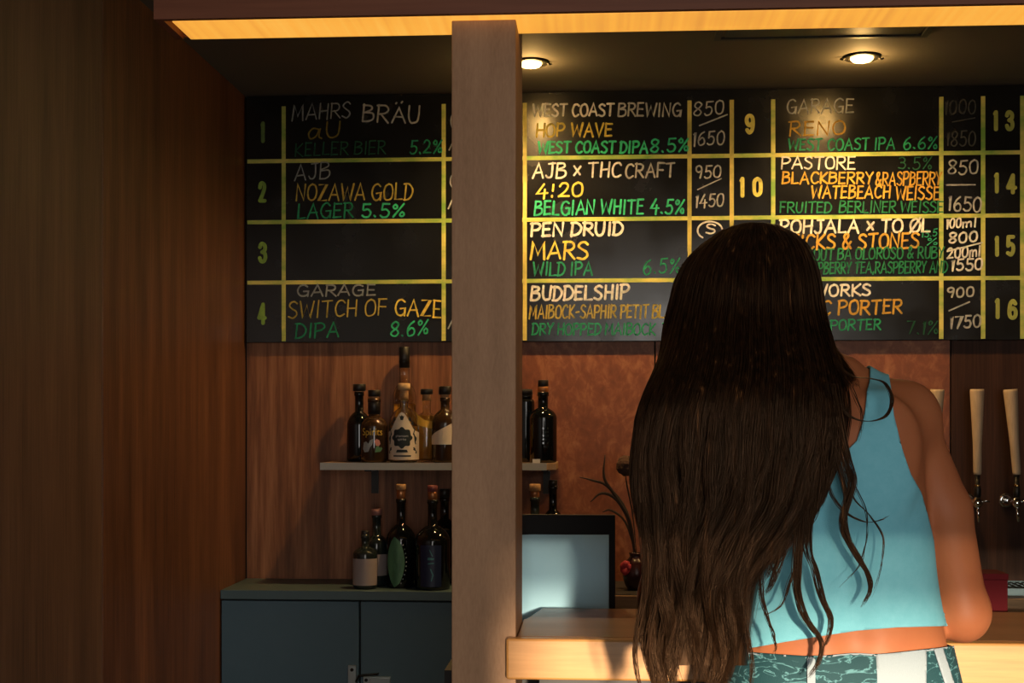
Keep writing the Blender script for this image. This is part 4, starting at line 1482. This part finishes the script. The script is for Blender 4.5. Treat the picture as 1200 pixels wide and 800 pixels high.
vv = np.minimum(vts[:, 1], VB)
PX = 600 + vts[:, 0] * F / vv
PYY = HZ - (vts[:, 2] - EYE) * F / vv
spine = lambda y: 925 + (990 - 925) * (y - 450) / 310.0
right = [(1040, 440), (1041, 458), (1046, 499), (1055, 536), (1064, 564), (1076, 587), (1086, 624), (1094, 661), (1100, 690), (1101, 712), (1107, 744)]
neck = [(1018, 440), (1018, 458), (1013, 495), (1004, 527), (983, 550), (966, 565), (940, 574), (955, 577)]
hem_l = [(1107, 742), (1103, 743.5), (1050, 744.5), (1005, 748), (960, 755), (924, 761), (887, 768), (850, 774)]
mir = lambda L: [(2 * spine(y) - x, y) for x, y in L]
neck_l = mir(neck[:6])
left = mir(right[:9]) + [(850, 700)]
poly = right + hem_l[1:] + left[::-1] + neck_l + neck[:6][::-1]
fp = poly_sd(PX, PYY, poly) * SW
armd = np.minimum(np.minimum(seg_dist(vts, ELR, WRR), seg_dist(vts, ELL, WRL)), seg_dist(vts, SHL, ELL) + .003)
armd2 = np.minimum(armd, seg_dist(vts, (.625, 1.975, 1.19), ELR) + .004)
farm = .047 - armd2
low = vts[:, 2] < 1.0
fp = np.maximum(fp, farm)
fp = np.where(low | (vts[:, 1] > 2.15), 1.0, fp)
tv, tf = clip_mesh(fp, .0045)
M['top'] = mat('teal blue rib knit', (.155, .455, .560), .85, spec=.2, noise=((.18, .49, .595), (60, 60, 60), .35, .65), bump=.25, bscale=900)
top_o = np_mesh('crop_top', tv - BASE, tf, M['top'], person, label='teal blue racer back crop top')
smd = top_o.modifiers.new('thickness', 'SOLIDIFY')
smd.thickness = .0035
smd.offset = -0.6

# jeans
wl = [(700, 774), (884, 774), (944, 778), (982, 777), (1025, 776.5), (1079, 770.5), (1120, 766.5), (1250, 766)]
wy = np.interp(PX, [p[0] for p in wl], [p[1] for p in wl])
fj = (wy - PYY) * SW
fj = np.maximum(fj, .055 - vts[:, 2])
fj = np.where(vts[:, 2] > .985, np.maximum(fj, vts[:, 1] - 2.16), fj)
fj = np.maximum(fj, .05 - armd)


def denim():
    m = mat('marbled teal denim', (.006, .070, .085), .8, bump=.3, bscale=700)
    nt = m.node_tree
    b = nt.nodes['Principled BSDF']
    tc = nt.nodes.new('ShaderNodeTexCoord')
    mp = nt.nodes.new('ShaderNodeMapping')
    mp.inputs['Scale'].default_value = (8, 8, 22)
    nt.links.new(tc.outputs['Object'], mp.inputs['Vector'])
    n = nt.nodes.new('ShaderNodeTexNoise')
    n.inputs['Scale'].default_value = 2.2
    n.inputs['Detail'].default_value = 5
    n.inputs['Distortion'].default_value = 1.4
    nt.links.new(mp.outputs[0], n.inputs['Vector'])
    su = nt.nodes.new('ShaderNodeMath')
    su.operation = 'SUBTRACT'
    nt.links.new(n.outputs['Fac'], su.inputs[0])
    su.inputs[1].default_value = .5
    ab = nt.nodes.new('ShaderNodeMath')
    ab.operation = 'ABSOLUTE'
    nt.links.new(su.outputs[0], ab.inputs[0])
    rp = nt.nodes.new('ShaderNodeValToRGB')
    e = rp.color_ramp.elements
    e[0].position, e[0].color = 0.0, (.085, .23, .26, 1)
    e[1].position, e[1].color = .026, (.001, .036, .046, 1)
    nt.links.new(ab.outputs[0], rp.inputs[0])
    nt.links.new(rp.outputs[0], b.inputs['Base Color'])
    return m


M['denim'] = denim()
M['white_denim'] = mat('white denim', (.25, .30, .34), .85, bump=.3, bscale=700)
jv, jf = clip_mesh(fj, .0075)
jeans = np_mesh('jeans', jv - BASE, jf, M['denim'], person, label='teal marbled denim jeans with a white panel')
smd = jeans.modifiers.new('thickness', 'SOLIDIFY')
smd.thickness = .005
smd.offset = -0.5
back = vts[:, 1] > 1.95
fw_ = np.maximum(fj, np.maximum(np.abs(PX - 1053) - 27.5, np.where(back, 5.0, -5.0)) * SW)
wv, wf = clip_mesh(fw_, .0098)
pw = np_mesh('white_panel', wv - BASE, wf, M['white_denim'], jeans, label='white denim panel')
smd = pw.modifiers.new('thickness', 'SOLIDIFY')
smd.thickness = .002
fb = np.maximum(np.maximum(fj, -(fj + .0028)), -5.0)
bv, bf = clip_mesh(fb, .0092)
pb2 = np_mesh('waistband_edge', bv - BASE, bf, M['white_denim'], jeans, label='white frayed waistband edge')
smd = pb2.modifiers.new('thickness', 'SOLIDIFY')
smd.thickness = .002
for c0, sl_ in ((951, 0.0), (1092, .30)):
    fl_ = np.maximum(np.maximum(fj, (PYY - wy - 48) * SW), np.maximum(np.abs(PX - c0 - sl_ * (PYY - wy)) - 4.5, np.where(back, 5.0, -5.0)) * SW)
    lv, lf = clip_mesh(fl_, .0120)
    if len(lf):
        lo_ = np_mesh('belt_loop', lv - BASE, lf, M['white_denim'], jeans, label='pale belt loop')
        smd = lo_.modifiers.new('thickness', 'SOLIDIFY')
        smd.thickness = .003
# shoes
M['shoe'] = mat('white canvas', (.6, .6, .58), .8)
M['sole'] = mat('rubber sole', (.75, .74, .7), .7)
fs = vts[:, 2] - .075
sv, sf = clip_mesh(fs, .006)
for s_, lim in ((-1, .485), (1, .485)):
    keep = ((sv[sf].mean(1)[:, 0] - lim) * s_) > 0
    us, inv = np.unique(sf[keep], return_inverse=True)
    so = np_mesh('shoe', sv[us] - BASE, inv.reshape(-1, 3), M['shoe'], person)
    so.modifiers.new('thickness', 'SOLIDIFY').thickness = .003
    ux = .408 if s_ < 0 else .562
    pts = [(ux - BASE[0] + (.036 + .006 * math.sin(k)) * math.cos(k / 24 * 2 * PI) , .067 + .125 * math.sin(k / 24 * 2 * PI)) for k in range(24)]
    sb_ = prism(pts, -.0118, .012, bev=.002)
    obj('shoe_sole', sb_, M['sole'], so)

# ------------------------------------------------------------------ her hair
rng = np.random.default_rng(5)
yk = [270, 273, 280, 290, 300, 315, 330, 350, 370, 400, 430, 450, 470, 500, 540, 600, 650, 700, 750, 800, 850]
xl = [884, 866, 848, 835, 824, 812, 805, 799, 794, 786, 776, 767, 757, 745, 741, 746, 750, 754, 757, 757, 758]
xr = [888, 908, 924, 936, 944, 951, 956, 960, 963, 970, 980, 986, 990, 993, 990, 968, 925, 899, 890, 885, 880]
vk = [270, 330, 380, 405, 430, 460, 500, 600, 850]
vc = [2.015, 2.02, 2.015, 1.985, 1.93, 1.868, 1.852, 1.846, 1.842]
bk = [.075, .122, .122, .112, .085, .055, .042, .038, .036]


_yy = np.arange(240.0, 900.0, 2.0)
_box = np.ones(21) / 21
vc_s, bk_s = (np.convolve(np.pad(np.interp(_yy, vk, q_), 10, mode='edge'), _box, mode='valid') for q_ in (vc, bk))


def hair_pt(t, y, lay):
    """t across the fall of hair (0 left, 1 right), y image row, lay 1 = outer surface"""
    c = 1 - 2 * t
    L_, R_ = np.interp(y, yk, xl), np.interp(y, yk, xr)
    vce, bu = np.interp(y, _yy, vc_s), np.interp(y, _yy, bk_s)
    bu = np.minimum(bu, np.interp(y, vk, bk) + .03)
    ang = np.arcsin(np.clip(c, -1, 1))
    lay_w = 1 - (1 - lay) * .55
    v = vce - bu * np.sqrt(np.maximum(1 - c * c, 0)) * lay
    px = (L_ + R_) / 2 - c * (R_ - L_) / 2 * lay_w
    return np.stack([(px - 600) / F * v, v, EYE + (HZ - y) / F * v], -1)


SV, SF, SN = [], [], 0


def add_strands(C_, rad):
    """C_ (n, m, 3) centre lines, rad (n, m) radii; three sided"""
    global SN
    n, m, _ = C_.shape
    d = np.gradient(C_, axis=1)
    d /= np.linalg.norm(d, axis=2, keepdims=True) + 1e-9
    ref = np.array([.2, -1.0, .1])
    a = np.cross(d, ref)
    a /= np.linalg.norm(a, axis=2, keepdims=True) + 1e-9
    b = np.cross(d, a)
    V = np.stack([C_ + rad[..., None] * (a * math.cos(k * 2 * PI / 3 + .5) + b * math.sin(k * 2 * PI / 3 + .5)) for k in range(3)], 2)
    idx = SN + np.arange(n * m * 3).reshape(n, m, 3)
    for k in range(3):
        q_ = np.stack([idx[:, :-1, k], idx[:, :-1, (k + 1) % 3], idx[:, 1:, (k + 1) % 3], idx[:, 1:, k]], -1)
        SF.append(q_.reshape(-1, 4))
    SV.append(V.reshape(-1, 3))
    SN += n * m * 3


def lock(guide, count, spread0, spread1, r=.00042, wav=.0, seed=0, taper=.25):
    """count hairs round a guide line; spread at the root and at the tip"""
    m = len(guide)
    s = np.linspace(0, 1, m)
    ph = rng.uniform(0, 2 * PI, count)
    rr = np.sqrt(rng.uniform(0, 1, count))
    twist = rng.uniform(-1.2, 1.2, count)
    sp = spread0 + (spread1 - spread0) * s
    an = ph[:, None] + twist[:, None] * s[None] * 2
    o = np.stack([np.cos(an), .7 * np.sin(an), 0 * an], -1) * (rr[:, None] * sp[None])[..., None]
    jit = rng.normal(0, 1, (count, 3, 1, 1))
    fr = rng.uniform(1.5, 5, (count, 1))
    o[..., 0] += .0012 * np.sin(fr * s[None] * 6 + ph[:, None]) * s[None]
    ln = rng.uniform(.86, 1.0, count)
    Cn = []
    G = np.asarray(guide)
    for i in range(count):
        ss = s * ln[i]
        g_ = np.stack([np.interp(ss, s, G[:, k]) for k in range(3)], 1)
        Cn.append(g_)
    Cc = np.array(Cn) + o
    rad = r * rng.uniform(.7, 1.3, count)[:, None] * (1 - (1 - taper) * np.clip((s[None] - .7) / .3, 0, 1))
    add_strands(Cc, np.broadcast_to(rad, Cc.shape[:2]))


def ends(t):
    return 800 + 45 * math.sin(9 * t + 1) * .6 + rng.uniform(-25, 40)


MS = 40
TCL = [(k + .5 + .25 * math.sin(k * 2.7)) / 15 for k in range(15)]
PCL = [rng.uniform(0, 6.28) for _ in TCL]
for i in range(300):
    t = (i * .618034) % 1.0
    lay = 1.0 - .45 * rng.uniform() ** 1.6 if i % 3 else 1.0
    y0 = rng.uniform(271, 285) if i % 4 else rng.uniform(285, 340)
    y1 = ends(t)
    if t > .72:
        y1 = 800 - (t - .72) / .28 * 200 + rng.uniform(-40, 60)
    s = np.linspace(0, 1, MS)
    y = y0 + (y1 - y0) * s ** 1.02
    drift = rng.normal(0, .02)
    tt = np.clip(t + drift * s, .0, 1.0)
    kc = int(np.argmin([abs(t - c_) for c_ in TCL]))
    wv_ = np.clip((y - 450) / 280, 0, 1)
    dt_ = tt - TCL[kc]
    tt = np.clip(tt - dt_ * .62 * wv_, 0, 1)
    g_ = hair_pt(tt, y, lay)
    g_[:, 1] += wv_ * (np.minimum(np.abs(dt_) / .034, 1.3) ** 2 * .022 - .012)
    ph1 = PCL[kc] + rng.normal(0, .35)
    ph2 = PCL[kc] * 1.7 + rng.normal(0, .4)
    wl_ = .058 + .012 * math.sin(kc * 1.9)
    amp = rng.uniform(.006, .011)
    g_[:, 0] += amp * wv_ * np.sin(g_[:, 2] / wl_ * 2 + ph1)
    g_[:, 1] += .006 * wv_ * np.sin(g_[:, 2] / wl_ * 2 + ph2) - .004 * wv_
    lock(g_, 24, .009, .0028 + .003 * rng.uniform(), r=.00050)
# flyaway hairs over the surface
for i in range(70):
    t = rng.uniform(0.02, .98)
    s = np.linspace(0, 1, MS)
    y0 = rng.uniform(272, 420)
    y = y0 + (rng.uniform(620, 840) - y0) * s
    g_ = hair_pt(np.clip(t + rng.normal(0, .05) * s, 0, 1), y, 1.06)
    g_[:, 0] += rng.uniform(.002, .008) * np.sin(g_[:, 2] / .04 + rng.uniform(0, 6)) * s
    lock(g_, 2, .003, .006, r=.00035)

# loose curls on the right, measured one by one
TRC = [
    ([(968, 385), (974.6, 407), (981.6, 435), (999, 451), (1020, 453.6), (1037.6, 459.6), (1045.7, 479), (1037.6, 498), (1016.6, 504), (995.6, 498), (985, 484), (979, 468)], 26, .0035, .0022),
    ([(975, 420), (985, 445), (1000, 470), (1010, 500), (1004, 530)], 6, .004, .002),
    ([(978, 480), (985, 520), (992, 548), (999, 576), (990, 607.5), (988.6, 632), (1001, 656.6), (1016.6, 681), (1020, 698.6), (1009.6, 723)], 42, .0085, .0022),
    ([(972, 500), (982, 550), (992, 590), (990, 615), (996, 645), (1012, 672), (1020, 700), (1013, 716)], 24, .006, .0016),
    ([(966, 510), (968, 560), (975, 590), (990, 610), (1013, 621.5), (1030.6, 620), (1045, 613)], 12, .004, .0014),
    ([(985, 540), (999, 590), (1020, 614.5), (1036, 642.5), (1032, 681), (1020, 712.6)], 5, .003, .002),
    ([(990, 560), (1013, 604), (1015, 639), (1006, 674), (981.6, 698.6)], 4, .002, .002),
    ([(945, 500), (942, 560), (940, 600), (936, 635.5), (934, 670.6), (934, 702), (943, 733.6), (962, 761.6), (959, 786), (945, 806)], 46, .011, .0026),
    ([(955, 500), (952, 560), (947, 610), (946.6, 653), (955, 677.6), (964, 712.6), (974, 737), (969, 761.6), (957, 775)], 36, .010, .0022),
    ([(940, 540), (938, 600), (938, 640), (934, 670), (925.6, 691.6), (915, 719.6), (894, 732)], 12, .006, .0014),
    ([(885, 640), (890, 680), (894, 716), (903, 744), (909, 765), (906, 780)], 14, .006, .0016),
    ([(925, 520), (926, 580), (920, 630), (915, 660), (905, 690), (896, 709)], 44, .012, .004),
    ([(965, 520), (962, 560), (955, 600), (945, 630), (935, 660)], 60, .014, .005),
    ([(935, 480), (930, 560), (922, 610), (912, 650), (900, 690)], 60, .016, .005),
    ([(955, 470), (952, 530), (945, 580), (935, 625)], 60, .017, .006),
    ([(975, 460), (980, 500), (978, 540), (972, 570), (966, 595)], 40, .010, .004),
]
for pts, cnt_, s0_, s1_ in TRC:
    cc = np.array(catmull(pts, 8))
    v = np.interp(cc[:, 1], [385, 430, 460, 500, 560, 800], [1.93, 1.86, 1.832, 1.822, 1.822, 1.826])
    g_ = np.stack([(cc[:, 0] - 600) / F * v, v, EYE + (HZ - cc[:, 1]) / F * v], 1)
    lock(g_, cnt_, s0_, s1_, r=.00048, taper=.35)
# curls at the lower left edge
for k in range(9):
    x0_ = 752 + k * 15
    ph = rng.uniform(0, 6)
    pts = [(x0_ + 10 * math.sin(ph + yy / 32.0) * (yy - 600) / 200, yy) for yy in range(600, 841, 20)]
    cc = np.array(catmull(pts, 4))
    v = np.full(len(cc), 1.806)
    g_ = np.stack([(cc[:, 0] - 600) / F * v, v, EYE + (HZ - cc[:, 1]) / F * v], 1)
    lock(g_, 22, .006, .003, r=.00048)

# dark inner mass of the hair (closed shell)
ny, nt_ = 60, 40
ys = np.concatenate([np.linspace(273, 300, 12), np.linspace(305, 790, ny - 12)])
ts = np.linspace(0.0, 1.0, nt_)
outer = np.array([hair_pt(ts, np.full(nt_, y_), .72) for y_ in ys])
inner = np.array([hair_pt(ts, np.full(nt_, y_), .72) for y_ in ys])
th = np.interp(ys, [273, 330, 400, 430, 470, 790], [.07, .10, .06, .03, .012, .006])
cl = np.sin(np.linspace(0, PI, nt_))
inner[:, :, 1] += (th[:, None] * cl[None])
ring = np.concatenate([outer, inner[:, ::-1][:, 1:-1]], 1)
rw = ring.shape[1]
idx = SN + np.arange(ny * rw).reshape(ny, rw)
nx_ = np.roll(idx, -1, axis=1)
SF.append(np.stack([idx[:-1], nx_[:-1], nx_[1:], idx[1:]], -1).reshape(-1, 4))
SV.append(ring.reshape(-1, 3))
SN += ny * rw
# hair on the front half of the head, swept from the parting to both sides
for i in range(90):
    side = -1 if i % 2 else 1
    f0 = rng.uniform(0, .085)
    s = np.linspace(0, 1, 22)
    yy = 272 + (440 + rng.uniform(-10, 30) - 272) * s
    hw_ = np.interp(yy, yk, (np.array(xr) - np.array(xl)) / 2) * SW
    cu_ = (np.interp(yy, yk, (np.array(xr) + np.array(xl)) / 2) - 600) * SW
    f_ = f0 * np.clip(1.2 - s * .6, .3, 1)
    sq = np.sqrt(np.maximum(1 - (f_ / .112) ** 2, .05))
    g_ = np.stack([cu_ + side * hw_ * sq * (.97 + .03 * rng.uniform()), np.interp(yy, vk, vc) + f_, EYE + (HZ - yy) * SW], 1)
    lock(g_, 26, .010, .008, r=.0006)


def hair_mat():
    m = mat('dark brown hair', (.020, .0115, .0070), .38, spec=.30)
    nt = m.node_tree
    b = nt.nodes['Principled BSDF']
    b.inputs['Specular Tint'].default_value = (1.0, .58, .34, 1)
    tc = nt.nodes.new('ShaderNodeTexCoord')
    mp = nt.nodes.new('ShaderNodeMapping')
    mp.inputs['Scale'].default_value = (130, 130, 2)
    nt.links.new(tc.outputs['Object'], mp.inputs['Vector'])
    n = nt.nodes.new('ShaderNodeTexNoise')
    n.inputs['Scale'].default_value = 1
    n.inputs['Detail'].default_value = 3
    nt.links.new(mp.outputs[0], n.inputs['Vector'])
    rp = nt.nodes.new('ShaderNodeValToRGB')
    e = rp.color_ramp.elements
    e[0].position, e[0].color = .38, (.012, .0065, .0035, 1)
    e[1].position, e[1].color = .66, (.034, .0145, .0065, 1)
    k_ = e.new(.76)
    k_.color = (.19, .080, .028, 1)  # bright stop paints golden light glints onto scattered strands
    nt.links.new(n.outputs['Fac'], rp.inputs[0])
    nt.links.new(rp.outputs[0], b.inputs['Base Color'])
    return m


M['hair'] = hair_mat()
hair = np_mesh('hair', np.concatenate(SV) - BASE, np.concatenate(SF), M['hair'], person, smooth=True, label='very long wavy dark brown hair')
